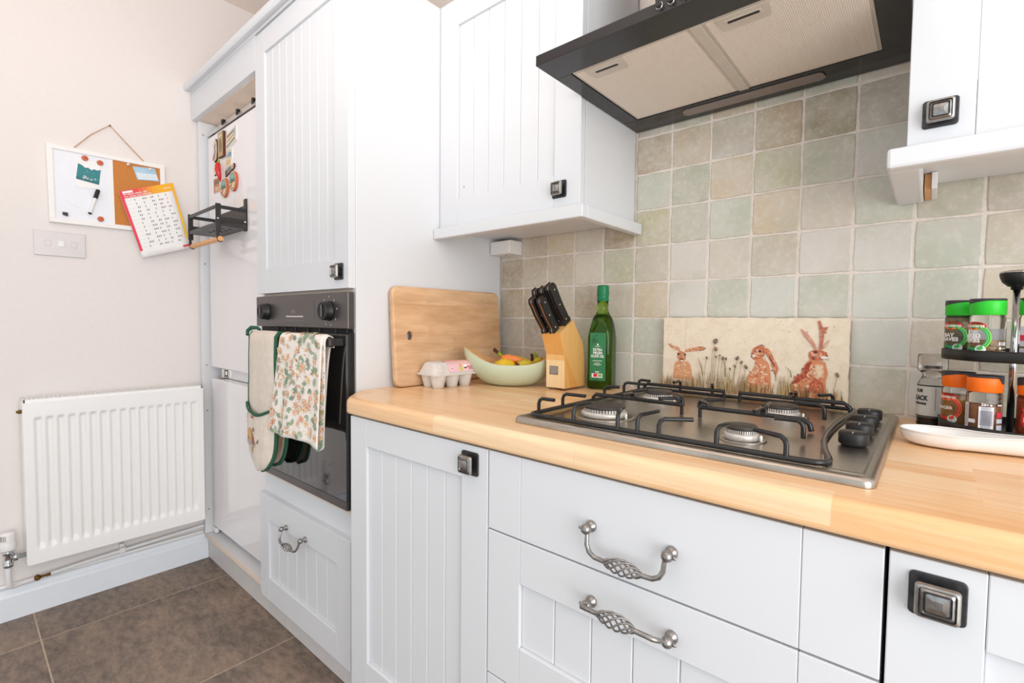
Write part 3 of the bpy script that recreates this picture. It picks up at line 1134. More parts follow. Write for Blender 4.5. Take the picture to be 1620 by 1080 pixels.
def pan_support(xa, xb, ya, yb):
    """one wire frame over all four burners, with raised bars and fingers"""
    zf, r, top = .8905, .0042, .9175
    loop = []
    for k in range(5):
        a = -PI / 2 - PI / 2 * k / 4
        loop.append((xa + .016 + .016 * math.cos(a), ya + .016 + .016 * math.sin(a), zf))
    for k in range(5):
        a = PI - PI / 2 * k / 4
        loop.append((xa + .016 + .016 * math.cos(a), yb - .016 + .016 * math.sin(a), zf))
    # the right side bows inwards round the knobs
    loop += [(1.045, yb, zf), (1.056, yb - .006, zf), (1.061, yb - .018, zf), (1.060, -.13, zf), (1.055, -.20, zf), (1.0515, -.27, zf), (1.0505, -.33, zf), (1.0515, -.385, zf),
             (1.056, -.44, zf), (1.066, -.50, zf), (1.077, -.545, zf), (1.0785, -.560, zf), (1.075, -.573, zf), (1.066, -.579, zf), (1.05, ya, zf)]
    f = MB().tube(loop, r, 8, closed=True).build('pan_support', MT['enamel'], hob)

    def bar(name, pts, rr=.0044):
        MB().tube(pts, rr, 8).build(name, MT['enamel'], f)
    ym, yk = -.352, -.094
    xr = xb - .036
    for xs_, xe in ((xa + .002, .806), (.838, xr)):        # raised cross bars, left and right halves
        for yy in (ym, yk):
            zz = .9045
            end = xe if yy == ym else (xe if xe < .82 else xb - .008)
            p = [(xs_, yy, zf)] if xs_ < .7 else []
            p += [(xs_, yy, zz - .007), (xs_ + .007, yy, zz)] if xs_ < .7 else [(xs_, yy, zz)]
            p += [(end - .012, yy, zz), (end - .003, yy, zz - .007), (end, yy, zf - .004)] if xe > .82 else [(end, yy, zz)]
            bar('cross_bar', p)
            if xs_ < .7:
                bar('foot', [(end - .002, yy, zz), (end - .002, yy, .884)], .0036)
            else:
                bar('foot', [(xs_ + .002, yy, zz), (xs_ + .002, yy, .884)], .0036)
    fm = [((.70, ya), (.05, 1), .05), ((.787, ya), (-.35, 1), .030), ((.822, ya), (.12, 1), .062), ((.858, ya), (.8, .6), .052), ((.945, ya), (.1, 1), .036), ((1.034, ya), (-.9, .45), .05),
          ((xa, ya + .03), (1, .05), .036), ((xa, -.470), (1, .1), .052), ((xa, -.300), (1, .1), .036), ((xa, -.205), (1, 0), .055), ((xa, -.125), (1, -.2), .035),
          ((.690, yb), (0, -1), .045), ((.770, yb), (.3, -1), .028), ((.950, yb), (0, -1), .05), ((1.02, yb), (-.6, -1), .04),
          ((xb - .033, -.44), (-1, -.1), .040), ((xb - .033, -.245), (-1, .1), .05)]
    for (x, y), d, rr in fm:
        p = MB()
        finger(p, (x, y, zf), d, top, rr, .0036)
        p.build('finger', MT['enamel'], f)
    for x, y, d, rr in ((.70, ym, (0, -1), .05), (.69, ym, (.2, 1), .06), (.806, ym, (-.7, 1), .05), (.800, ym, (-.8, -1), .045), (.838, ym, (.8, -1), .05), (.842, ym, (.7, 1), .05),
                        (.95, ym, (0, -1), .055), (.955, ym, (-.1, 1), .06)):
        p = MB()
        finger(p, (x, y, .9035), d, top, rr, .0036)
        p.build('finger', MT['enamel'], f)


pan_support(.600, 1.062, -.581, -.072)

# ---------------------------------------------------------------- oven
ov = thing('built_in_oven', 'black built-in single oven with two knobs, in the tall housing', 'oven', (-.3, -.3, .54))
ox0, ox1 = -.592, -.004
MB().box(-.57, -.024, -.583, -.06, .545, 1.138, .002).build('body', MT['black'], ov)
cp = MB().box(ox0, ox1, -.603, -.584, 1.040, 1.140, .0025).build('control_panel', MT['ovenpanel'], ov)
m = MB().box(-.447, -.185, -.6036, -.6028, 1.051, 1.122, .0003)
dp = m.build('display', MT['ovenpanel'], cp)
fn = lambda u, v, w: Vector((u, -.6037 - w, v))
lettering('0:41', .020, fn, MT['ink_grey'], cp, at=(-.315, 1.088), name='display_digits', squeeze=.85)
pr = Print(fn, .0003)
pr.rect(-.365, 1.0715, -.252, 1.0755, '#c9c4bf')
for k in range(6):
    pr.ell(-.360 + .021 * k, 1.062, .0028, .0022, '#8d8683')
for a in range(9):
    q = PI * (.05 + .22 * a)
    pr.ell(-.1 + .043 * math.cos(q), 1.089 + .040 * math.sin(q), .003, .003, '#aaa5a2')
pr.ell(-.505, 1.131, .002, .004, '#8f8a87')
pr.ell(-.505, 1.047, .0028, .003, '#8f8a87')
pr.build('printed_symbols', MT['print'], cp, kind='stuff')
for x in (-.505, -.1):
    k = MB()
    k.lathe([(.0275, 0), (.0275, .004), (.0255, .006), (.0255, .020), (.0245, .023), (.0225, .0235), (.0215, .0222), (.002, .0222)], 28, (x, -.603, 1.089), A, mis=[0, 0, 0, 0, 1, 1, 0])
    k.box(x - .003, x + .003, -.6285, -.6253, 1.072, 1.106, .0008, mi=2)
    k.build('knob', [MT['black'], MT['pewterdark'], MT['ovenpanel']], ov)
# dark vent gap between panel and door
MB().box(ox0 + .004, ox1 - .004, -.587, -.584, 1.026, 1.0405).build('vent', MT['gasket'], ov)
for x in (-.46, -.40, -.33, -.25, -.18, -.09, -.03):
    MB().box(x - .0025, x + .0025, -.5905, -.587, 1.028, 1.040).build('vent_rib', MT['ovenside'], ov)
od = MB()
od.box(ox0 + .002, ox1 - .004, -.602, -.586, .545, 1.026, .0015)
dr = od.build('door', MT['ovenside'], ov)
MB().box(ox0 + .002, ox1 - .006, -.6045, -.602, .570, 1.0235, .0008).build('glass', MT['ovenglass'], dr)
MB().box(ox0 + .002, ox1 - .006, -.6045, -.602, .546, .569, .0008).build('bottom_rail', MT['ovenpanel'], dr)
MB().box(ox1 - .004, ox1 + .0005, -.598, -.584, .55, 1.03, .0008).build('side_strip', MT['black'], dr)
hn = MB()
hn.box(-.512, -.014, -.650, -.634, .993, 1.017, .004)
hn.box(-.500, -.476, -.634, -.6045, .995, 1.015, .002)
hn.box(-.046, -.022, -.634, -.6045, .995, 1.015, .002)
hn.build('handle', MT['blacksatin'], dr)

# ---------------------------------------------------------------- cloths over the oven handle
HY, HZ, HRY, HRZ = -.642, 1.005, .0125, .0165     # handle centre and wrap radii


def drape(x0, x1, zf, zb, gap, wave=.003, seed=0, shift=0.0):
    """(u,v) -> point: v 0 front hem ... over the bar ... v 1 back hem"""
    ph = random.Random(seed).uniform(0, 6)
    lf, lb, arc_ = HZ - zf, HZ - zb, PI * (HRY + gap)
    T = lf + arc_ + lb

    def fn(u, v, h=0.0):
        s = v * T
        x = x0 + (x1 - x0) * u
        if s < lf:
            k = 1 - s / lf
            y = HY - HRY - gap - wave * k * (math.sin(9 * u + ph) + .6 * math.sin(21 * u + 3 * k + ph)) - .004 * k
            return Vector((x, y - h, zf + s))
        if s < lf + arc_:
            a = PI * (s - lf) / arc_
            return Vector((x, HY - (HRY + gap + h) * math.cos(a), HZ + (HRZ + gap + h) * math.sin(a)))
        k = (s - lf - arc_) / lb
        y = HY + HRY + gap + .0015 * math.sin(8 * u + ph) * k
        return Vector((x - shift * k ** .5, min(y, -.611) + h * .0, HZ - (s - lf - arc_)))
    return fn, lf / T, (lf + arc_) / T


og = thing('oven_glove', 'cream double oven glove with green binding hanging on the left of the oven handle', 'oven glove', (-.45, -.65, .59))
GX0, GX1, GZ = -.512, -.314, .588
gf, va, vb = drape(GX0, GX1, GZ, .60, .003, .002, 3)


def gshape(u, v):   # rounded hand end at both hems
    w = 1.0
    end = min(v / .16, (1 - v) / .16, 1.0)
    w = math.sqrt(max(0, 1 - (1 - end) ** 2.2))
    uu = .5 + (u - .5) * max(w, .05)
    pad = .009 * (max(0, 1 - (2 * u - 1) ** 4)) * min(1, w * 1.3)
    quilt = .0009 * math.sin(26 * u + 16 * v) * math.sin(26 * u - 30 * v)
    return gf(uu, v, (pad + quilt) if v < va else (pad * .6 if v < vb else -.0))


m = MB()
m.grid(gshape, 22, 70, thick=.006)
m.build('strip', MT['glovecloth'], og)
edgeL = [gshape(0, j / 60) for j in range(61)]
edgeR = [gshape(1, j / 60) for j in range(61)]
m = MB()
m.tube(edgeL + edgeR[::-1], [.003] * 46 + [.0055] * 15 + [.0065] * 61, 6, closed=True)
m.build('binding', MT['greenbias'], og)
# pocket: padded second layer on the lower front with its own bound mouth
vm = va * .49


def pocket(u, t):
    v = t * (vm - .03 * math.sin(PI * min(u, 1)) * t)
    p = gshape(u, v)
    return p + Vector((0, -.005 - .008 * math.sin(PI * u), 0))


m = MB()
m.grid(pocket, 32, 44, thick=.004)
m.build('pocket', MT['glovecloth'], og)
m = MB()
m.tube([pocket(k / 20, 1.0) for k in range(21)], .0052, 6)
m.build('pocket_binding', MT['greenbias'], og)
pr = Print(lambda u, v, w: pocket(.34 + (u - .18) * 1.7, .58 + (v - .6) * 1.5) + Vector((0, -w - .0006, 0)), .0022)
pr.ell(.16, .60, .05, .075, '#c9a05c', .3)
pr.ell(.22, .55, .035, .06, '#c8603f', -.2)
pr.ell(.24, .68, .022, .03, '#b04a32')
pr.ell(.17, .43, .03, .035, '#d9b98d')
pr.ell(.2, .83, .03, .02, '#b9636a')
for k in range(9):
    pr.leaf(.05 + .035 * k, .46 + .03 * (k % 3), .07, .010, 1.1 + .3 * (k % 4), ['#6c6a58', '#8c8a70', '#7d5c49'][k % 3])
for k in range(5):
    pr.leaf(.06 + .01 * k, .7 + .05 * k, .05, .008, 2.2 - .4 * k, '#6d7768')
pr.build('printed_pheasant', MT['print'], og, kind='stuff')
m = MB()
m.tube([(-.521, -.66, 1.012), (-.531, -.655, 1.026), (-.518, -.648, 1.036), (-.491, -.642, 1.036), (-.476, -.638, 1.0295)], [.005, .006, .007, .006, .004], 6)
m.build('hanging_loop', MT['greenbias'], og)
# inner hand pocket of the back half, showing behind
m = MB()


def backp(u, t):
    v = 1 - t * .42
    p = gshape(u, v)
    return Vector((p.x + .012, p.y - .004 - .007 * math.sin(PI * u) * min(1, (1 - v) * 8), p.z))


m.grid(backp, 14, 20, thick=.004)
m.build('back_pocket', MT['glovetrim'], og)
m = MB()
m.tube([backp(0, 1 - k / 30) for k in range(31)] + [backp(1, k / 30) for k in range(31)], .0052, 6)
m.build('binding', MT['greenbias'], og)

tt = thing('tea_towel', 'white tea towel printed with orange flowers and green leaves on the oven handle', 'tea towel', (-.2, -.65, .71))
TX0, TX1 = -.288, -.040
tf, va, vb = drape(TX0, TX1, .735, .77, .0045, .0035, 5, .045)


def tshape(u, v, h=0.0):
    p = tf(u, v, h)
    if v < va:
        k = 1 - v / va
        p.z -= .012 * u * k + .004 * math.sin(7 * u) * k
        p.x -= .028 * k * (1 - u) * 1.0 + .004 * k
        p.y -= .006 * k + .014 * k * (1 - u)
    return p


m = MB()
m.grid(lambda u, v: tshape(u, v), 36, 60, thick=.003)
m.build('cloth', MT['towelcloth'], tt)
# folded second layer peeping out on the right
tf2, va2, vb2 = drape(-.078, -.026, .722, .990, .0015, .002, 9)
m = MB()


def t2shape(u, v, h=0.0):
    p = tf2(u, v, h)
    if v < va2:
        k = 1 - v / va2
        p.x -= .022 * k
        p.y += .004 * k + .006 * u * k
        p.z -= .014 * math.sin(PI * u) * k
    return p


m.grid(lambda u, v: t2shape(u, v), 12, 40, thick=.002)
m.build('fold', MT['towelcloth'], tt)
rnd = random.Random(11)


def floral(shape, vmax, W, L, n, name):
    pr = Print(lambda u, v, w: shape(min(max(u / W, 0), 1), min(max(v / L * vmax, 0), 1), .0004 + w), .0002)
    cells = []
    for k in range(n):
        for _ in range(12):
            u, v = rnd.uniform(.006, W - .006), rnd.uniform(.006, L - .012)
            if all((u - a) ** 2 + (v - b) ** 2 > .0185 ** 2 for a, b in cells):
                break
        cells.append((u, v))
        rot = rnd.uniform(0, 6.28)
        typ = rnd.random()
        if typ < .45:
            gcol = rnd.choice(['#8aa283', '#9db095', '#7b957a', '#aab79c', '#93a78c'])
            for q in range(rnd.choice([2, 3, 3])):
                a = rot + (q - 1) * .85
                pr.leaf(u, v, rnd.uniform(.013, .02), rnd.uniform(.0028, .0042), a, gcol)
        elif typ < .85:
            oc = rnd.choice(['#e8b184', '#edc296', '#e2a07a', '#eecda3', '#eabba6'])
            for q in range(5):
                a = rot + q * 1.256
                pr.ell(u + .0052 * math.cos(a), v + .0052 * math.sin(a), .0052, .0036, mixc(oc, '#f0d5b8', rnd.random() * .6), a, 8)
            pr.ell(u, v, .0026, .0026, rnd.choice(['#b5623c', '#8b4a3a', '#c97e45']), 0, 7)
        else:
            pr.leaf(u, v, .022, .003, rot, rnd.choice(['#d7a86c', '#e4b98a']))
            for q in range(4):
                pr.ell(u + rnd.uniform(-.01, .01), v + rnd.uniform(-.01, .01), .0018, .0018, rnd.choice(['#a33f3f', '#cf7a52', '#7c3a4a']), 0, 6)
        for q in range(2):
            pr.ell(u + rnd.uniform(-.014, .014), v + rnd.uniform(-.014, .014), .0013, .0013, rnd.choice(['#b46a4a', '#8a9a7c', '#d9a06a']), 0, 5)
    pr.build(name, MT['print'], tt, kind='stuff')


floral(tshape, vb, .257, .325, 150, 'printed_flowers')
floral(t2shape, va2, .05, .28, 60, 'printed_flowers')
# ---------------------------------------------------------------- things on the worktop
ZT = ZW
# chopping board leaning on the tall side panel
cb = thing('chopping_board', 'wooden chopping board with a round hole leaning against the tall white side panel', 'chopping board', (.04, -.25, ZT))
lean = math.atan2(.022, .287)
cl, sl = math.cos(lean), math.sin(lean)


def cbf(u, v, w):    # u along the wall (y), v up the board, w towards the room (+x)
    return Vector((.025 - v * sl + w * cl, u, ZT + .0005 + v * cl + w * sl))


out = rrect(-.482, -.040, 0, .288, .022, 5)
hole = (-.427, .146, .0135)
m = MB()
n = len(out)
HN = 24
hp = [(hole[0] + hole[2] * math.cos(2 * PI * k / HN), hole[1] + hole[2] * math.sin(2 * PI * k / HN)) for k in range(HN)]
# ring rows: bevelled slab with a hole, faces bridged radially
angs = sorted(range(n), key=lambda i: math.atan2(out[i][1] - hole[1], out[i][0] - hole[0]))


def ring(pts, w):
    b = len(m.v)
    m.add([cbf(u, v, w) for u, v in pts], [])
    return b


def shrink(pts, d):
    cx, cy = -.249, .144
    return [(u + (d if u < cx else -d), v + (d if v < cy else -d)) for u, v in pts]


dense = []
for i in range(n):
    a, b_ = out[i], out[(i + 1) % n]
    L = math.hypot(b_[0] - a[0], b_[1] - a[1])
    k = max(1, int(L / .03))
    dense += [(a[0] + (b_[0] - a[0]) * q / k, a[1] + (b_[1] - a[1]) * q / k) for q in range(k)]
N = len(dense)
T = .020
lay = [(shrink(dense, .003), 0), (dense, .003), (dense, T - .004), (shrink(dense, .001), T - .001), (shrink(dense, .004), T)]
bs = [ring(p, w) for p, w in lay]
for a, b_ in zip(bs, bs[1:]):
    for k in range(N):
        m.f.append([a + k, a + (k + 1) % N, b_ + (k + 1) % N, b_ + k])
        m.mi.append(0); m.sm.append(True); m.col.append(None)
h0, h1 = ring(hp, T), ring(hp, 0)
for k in range(HN):
    m.f.append([h0 + k, h0 + (k + 1) % HN, h1 + (k + 1) % HN, h1 + k])
    m.mi.append(0); m.sm.append(True); m.col.append(None)
for bs_, hb, flip in ((bs[-1], h0, False), (bs[0], h1, True)):
    src = shrink(dense, .004 if not flip else .003)
    # walk both rings by angle round the hole
    oa = sorted(range(N), key=lambda i: math.atan2(src[i][1] - hole[1], src[i][0] - hole[0]))
    ha = sorted(range(HN), key=lambda i: math.atan2(hp[i][1] - hole[1], hp[i][0] - hole[0]))
    i = j = 0
    ang = lambda p: math.atan2(p[1] - hole[1], p[0] - hole[0])
    while i < N or j < HN:
        ai = ang(src[oa[i % N]]) + (2 * PI if i >= N else 0)
        aj = ang(hp[ha[j % HN]]) + (2 * PI if j >= HN else 0)
        if (ai <= aj and i < N) or j >= HN:
            f = [bs_ + oa[i % N], bs_ + oa[(i + 1) % N], hb + ha[j % HN]]
            i += 1
        else:
            f = [bs_ + oa[i % N], hb + ha[(j + 1) % HN], hb + ha[j % HN]]
            j += 1
        m.f.append(f[::-1] if flip else f)
        m.mi.append(0); m.sm.append(False); m.col.append(None)
m.build('slab', MT['board'], cb)

# egg box: pulp tray with six cups, domed lid, pink label
eb = thing('egg_box', 'grey pulp egg box for six with a pink label, in front of the chopping board', 'egg box', (.085, -.335, ZT))
ER = Matrix.Translation((.0985, -.342, ZT)) @ Matrix.Rotation(math.radians(86), 4, 'Z')   # local x = long side, local -y faces the room
EL, EW = .150, .088


def E_(x, y, z):
    return ER @ Vector((x, y, z))


m = MB()
for i in range(3):
    for j in range(2):
        cx, cy = (i - 1) * .048, (j - .5) * .042
        prof = [(.0005, .0005), (.0145, .0), (.0165, .002), (.0215, .022), (.0242, .034), (.0245, .038)]
        nn = 14
        b = len(m.v)
        for r, z in prof:
            for k in range(nn):
                a = 2 * PI * k / nn
                q = r * (1 + .06 * math.cos(4 * a))
                m.v.append(E_(cx + q * math.cos(a), cy + q * math.sin(a), z))
        for p in range(len(prof) - 1):
            for k in range(nn):
                m.f.append([b + p * nn + k, b + p * nn + (k + 1) % nn, b + (p + 1) * nn + (k + 1) % nn, b + (p + 1) * nn + k])
                m.mi.append(0); m.sm.append(True); m.col.append(None)
m.build('cup_tray', MT['eggbox'], eb)
m = MB()
wob = rrect(-EL / 2 - .004, EL / 2 + .004, -EW / 2 - .004, EW / 2 + .004, .012, 4)
wob = [(x, y - (.0025 if y < -.04 and abs(x) < .03 else 0)) for x, y in wob]
m.prism(wob, .036, .0405, lambda u, v, w: E_(u, v, w), bev=.001)
m.build('flange', MT['eggbox'], eb)
m = MB()
lay = [(.0, .0405), (.002, .046), (.011, .066), (.015, .0705), (.021, .0725)]
cn = None
for off, z in lay:
    p = rrect(-EL / 2 + off * .8, EL / 2 - off * .8, -EW / 2 + off, EW / 2 - off, .014, 4)
    b = len(m.v)
    cn = len(p)
    m.add([E_(x, y, z) for x, y in p], [])
    if b:
        for k in range(cn):
            m.f.append([b - cn + k, b - cn + (k + 1) % cn, b + (k + 1) % cn, b + k])
            m.mi.append(0); m.sm.append(True); m.col.append(None)
m.add([m.v[len(m.v) - cn + k] for k in range(cn)], [list(range(cn))])
for cx in (-.052,):   # pressed lobes on the unlabelled end
    m.grid(lambda u, v: E_(cx + .013 * math.cos(PI * u) * (1 - .25 * v), -EW / 2 + .0005 + .0105 * v - .0035 * math.sin(PI * u) * math.sin(PI * v), .043 + .024 * v), 8, 6)
m.build('lid', MT['eggbox'], eb)


def ebf(u, v, w):    # label on the sloping front face of the lid, v upwards; continues over the top
    if v <= .026:
        return E_(u, -EW / 2 + .0015 + v * .39 - w, .0445 + v * .86 + w * .4)
    return E_(u, -EW / 2 + .012 + (v - .026), .0672 + min(.0058, (v - .026) * .55) + w)


pr = Print(ebf, .0012)
nx = 8
for k in range(nx):
    ua, ub = -.026 + .094 * k / nx, -.026 + .094 * (k + 1) / nx
    for va_, vb_ in ((.0, .026), (.026, .031), (.031, .038), (.038, .06)):
        pr.k = 0
        pr.rect(ua, va_, ub, vb_, '#f2c6cf' if va_ < .026 else '#f0b3ae')
pr.k = 4
pr.ell(.020, .020, .0048, .0042, '#eaa83a')
pr.rect(.0145, .003, .0265, .0085, '#dccb4f')
pr.rect(.0155, .0085, .0255, .0155, '#b9cf86')
pr.ell(.037, .0175, .0065, .0045, '#fbf8f6')
pr.ell(.037, .0115, .0058, .0028, '#7a4a2a')
pr.ell(-.012, .011, .007, .006, '#f4d8de')
pr.rect(-.016, .0105, -.008, .0125, '#c25a74')
pr.rect(-.015, .0085, -.009, .0095, '#d58a9c')
pr.rect(.050, .0215, .062, .0228, '#c98798')
pr.build('label', MT['print'], eb)
ebt = lambda u, v, w: ebf(u, v, w + .0016)
lettering('MEDIUM\nEGGS', .0066, ebt, MT['ink_pink'], eb, at=(.056, .0105), bold=.00015, line=.9)

# sage bowl with pointed raised ends
bw = thing('fruit_bowl', 'sage green oval bowl with raised pointed ends holding fruit', 'bowl', (.212, -.195, ZT))
BA = math.radians(38)
BR = Matrix.Translation((.220, -.190, ZT)) @ Matrix.Rotation(BA, 4, 'Z')


def bowl_pt(a, t, inner=0.0):
    """a: angle, t: 0 base centre .. 1 rim"""
    ca, sa = math.cos(a), math.sin(a)
    pinch = abs(ca) ** 5
    L = .121 + (.026 if ca < 0 else .010) * pinch
    W = .088
    hgt = .066 + (.048 if ca < 0 else .032) * abs(ca) ** 3.2
    rx = (.30 + .70 * math.sin(min(t, 1) * PI / 2) ** .9) if t > .0 else 0
    s = .36 + .64 * math.sin(t * PI / 2) ** .85
    x = ca * L * s * (1 if t > 0 else 0)
    y = sa * W * s * (1 if t > 0 else 0)
    z = hgt * (1 - math.cos(t * PI / 2)) ** .78 if t > 0 else 0
    k = 1 - inner / .10
    return BR @ Vector((x * k, y * k, z + inner * (1 - t * .97) + .0005))


NA = 48
m = MB()
m.grid(lambda u, v: bowl_pt(2 * PI * u, .02 + .98 * v), NA, 14)
m.add([bowl_pt(2 * PI * k / NA, .02) for k in range(NA)], [list(range(NA))[::-1]])
m.build('shell', MT['green'], bw)
m = MB()
m.grid(lambda u, v: bowl_pt(2 * PI * (1 - u), .02 + .98 * v, .005), NA, 14)
m.add([bowl_pt(2 * PI * k / NA, .02, .005) for k in range(NA)], [list(range(NA))])
vs = []
m.grid(lambda u, v: bowl_pt(2 * PI * u, 1, .005 * v), NA, 1)
m.build('lining', MT['bamboo'], bw)


def sweep_fruit(name, label, cat, pts, rs, mats, group=None, ends=None, seg=5):
    """curved fruit: body tube with rounded ends plus stalk parts"""
    t = thing(name, label, cat, tuple(pts[0]), group)
    m = MB()
    m.tube(pts, rs, 10)
    m.build('body', mats[0], t)
    for nm, p, r, mt in ends or []:
        MB().tube(p, r, 7).build(nm, mt, t)
    return t


def bl(x, y, z):
    return BR @ Vector((x, y, z))


# banana whose stalk sticks up at the left
pts = [bl(.07, .012, .052), bl(.045, .02, .062), bl(.015, .024, .070), bl(-.01, .020, .076), bl(-.027, .013, .081)]
sweep_fruit('banana', 'banana with green and brown stalk pointing up left out of the bowl', 'banana', pts, [.006, .015, .017, .0135, .008], [MT['banana']], 'bananas in the bowl',
            [('stalk', [bl(-.025, .014, .080), bl(-.036, .009, .089), bl(-.046, .004, .098)], [.008, .0055, .005], MT['stemgreen']),
             ('stalk_tip', [bl(-.045, .0045, .097), bl(-.052, .001, .1035), bl(-.056, -.001, .1065)], [.0052, .0055, .006], MT['browntip'])])
pts = [bl(-.005, -.012, .056), bl(.016, -.022, .060), bl(.036, -.026, .0615), bl(.044, -.031, .0615), bl(.048, -.036, .061)]
sweep_fruit('banana', 'banana lying with its blunt dark end towards the front of the bowl', 'banana', [bl(.075, .0, .05), bl(.055, -.012, .060), bl(.034, -.026, .064), bl(.024, -.035, .064), bl(.019, -.041, .0635)],
            [.008, .015, .0155, .012, .0075], [MT['banana']], 'bananas in the bowl', [('blunt_end', [bl(.0195, -.0405, .0635), bl(.0165, -.0445, .063)], [.0062, .005], MT['browntip'])])
sweep_fruit('banana', 'banana with two brown stalks at the right side of the bowl', 'banana', [bl(.03, .035, .045), bl(.055, .025, .064), bl(.078, .012, .075), bl(.088, .002, .079)], [.006, .013, .0115, .0065],
            [MT['banana']], 'bananas in the bowl', [('stalk', [bl(.075, .012, .076), bl(.073, .006, .088), bl(.066, .0, .096)], [.0055, .0045, .0042], MT['stemgreen']),
                                                    ('stalk', [bl(.060, .012, .074), bl(.060, .006, .086), bl(.058, .0, .093)], [.0055, .0048, .0045], MT['browntip'])])
# yellow lemon-shaped fruit and an orange carrot
m = MB()
LA = Matrix.Rotation(BA + .2, 3, 'Z') @ Matrix.Rotation(PI / 2, 3, 'Y')
m.lathe([(.0005, -.043), (.004, -.040), (.009, -.036), (.020, -.026), (.0275, -.010), (.029, .004), (.025, .020), (.015, .032), (.006, .037), (.0005, .038)], 20, bl(-.022, -.018, .052), LA)
tag(m.build('mango', MT['yellow']), 'smooth bright yellow fruit lying in the middle of the green bowl', 'fruit')
m = MB()
m.tube([bl(-.034, .002, .0745), bl(-.028, .000, .079), bl(-.012, -.002, .081), (bl(.012, -.006, .0775)), bl(.034, -.008, .0715), bl(.046, -.009, .068)], [.004, .0115, .0125, .0105, .006, .002], 10)
tag(m.build('carrot', MT['carrot']), 'orange carrot lying across the yellow fruit in the green bowl', 'carrot')

# knife block with five knives
kb = thing('knife_block', 'beech knife block with a small metal plaque, beside the bowl', 'knife block', (.38, -.13, ZT))
KX0, KX1 = .347, .410
side = [(-.187, .8805), (-.082, .8805), (-.090, .962), (-.098, 1.004), (-.150, 1.071), (-.214, 1.035), (-.190, .974)]
m = MB()
m.prism(side, KX0, KX1, lambda u, v, w: Vector((w, u, v)), bev=0)
m.build('block', MT['blockwood'], kb)
MB().box(KX0 + .0005, KX1 - .0005, -.1895, -.187, .881, .9725, .0008).build('front_panel', MT['blockpale'], kb)
m = MB()
m.prism([(-.1905, .9745), (-.2145, 1.035), (-.2125, 1.036), (-.1885, .9745)], KX0 + .0005, KX1 - .0005, lambda u, v, w: Vector((w, u, v)))
m.build('overhang_panel', MT['blockdark'], kb)
m = MB()
m.prism([(-.160, .8805), (-.120, .8805), (-.186, .975), (-.1885, .969)][::1], KX1 - .0003, KX1 + .0004, lambda u, v, w: Vector((w, u, v)))
m.build('grain_band', MT['blockdark'], kb)
for x in (KX0 + .01, KX1 - .008):
    for y in (-.178, -.092):
        MB().lathe([(.0045, ZT + .0003), (.0055, ZT + .003), (.0055, ZT + .007)], 10, (x, y, 0)).build('foot', MT['clearplastic'], kb)
pq = MB().box(.360, .389, -.1910, -.1893, .918, .942, .0012).build('plaque', MT['pewter'], kb)
kfn = lambda u, v, w: Vector((.3745 + u, -.1911 - w, .930 + v))
pr = Print(kfn, .0003)
for k in range(4):
    for q in (-.0042, .0042):
        pr.rect(-.0105 + .0054 * k, q - .003, -.0068 + .0054 * k, q + .003, (.46, .41, .35))
        pr.rect(-.0095 + .0054 * k, q - .0012, -.0078 + .0054 * k, q + .0012, (.16, .13, .11))
pr.build('worn_relief', MT['print'], kb, kind='stuff')


def knife(label, x, y, z, L, w, tilt, lean=0.0):
    """three-rivet handle standing out of the slot; y,z at the block's sloping top"""
    t = thing('knife', label, 'knife', (x, y, z), 'knives in the block')
    d = Vector((lean, -math.sin(tilt), math.cos(tilt))).normalized()      # along the handle
    q = Vector((0, -math.cos(tilt), -math.sin(tilt)))                      # belly side (front)
    p0 = Vector((x, y, z))
    prof = [(0, -.45, .62), (.05, -.6, .62), (.12, -.5, .42), (.3, -.5, .44), (.55, -.48, .52), (.8, -.45, .56), (.93, -.42, .66), (1.0, -.2, .50)]
    w *= 1.14
    poly = [(f * L, a * w) for f, a, b in prof] + [(f * L, b * w) for f, a, b in reversed(prof)]

    def fn(u, v, s):
        bend = .004 * math.sin(PI * u / L)
        return p0 + d * u + q * (v + bend) + Vector((s, 0, 0))
    for s0, s1 in ((-.0078, -.0012), (.0012, .0078)):
        m = MB()
        m.prism(poly[::-1], s0 if s0 > 0 else s1, s1 if s0 > 0 else s0, fn, bev=.0)
        vs = MB()
        if s0 > 0:
            vs.prism(poly, s0, s1, fn, bev=.002, smooth=False)
        else:
            vs.prism(poly[::-1], -s1, -s0, lambda u, v, s: fn(u, v, -s), bev=.002, smooth=False)
        vs.build('handle_scale', MT['knifeh'], t)
    m = MB()
    big = [(u, v * 1.02) for u, v in poly]
    m.prism(big, -.0012, .0012, fn)
    m.box(-.001, .001, -.006, .006, -.010, .002, xf=Matrix.Translation(p0))
    m.build('tang', MT['copperline'], t)
    rv = MB()
    for f in (.12, .5, .86):
        c = fn(f * L, .02 * w, 0)
        ax = Matrix(((0, 0, 1), (0, 1, 0), (-1, 0, 0)))
        rv.lathe([(.0028, .0), (.0028, .0084), (.001, .0088)], 8, c, ax)
        rv.lathe([(.0028, .0), (.0028, .0084), (.001, .0088)], 8, c, Matrix(((0, 0, -1), (0, 1, 0), (1, 0, 0))))
    rv.build('rivet', MT['steel'], t)
    return t


TILT = math.radians(33)
knife('small black-handled knife at the front left of the block', .362, -.207, 1.041, .106, .0205, TILT, -.05)
knife('small black-handled knife at the front right of the block', .388, -.205, 1.042, .106, .021, TILT, -.05)
knife('black-handled knife at the back left of the block', .358, -.180, 1.055, .120, .021, TILT, -.05)
knife('black-handled knife in the middle of the back row', .378, -.174, 1.058, .122, .022, TILT, -.05)
knife('largest black-handled knife at the back right of the block', .397, -.165, 1.063, .126, .026, TILT, -.05)

# olive oil bottle
ob = thing('olive_oil_bottle', 'green glass olive oil bottle with a green label and cap, against the tiles', 'bottle', (.452, -.058, ZT))
BX, BY = .4515, -.060


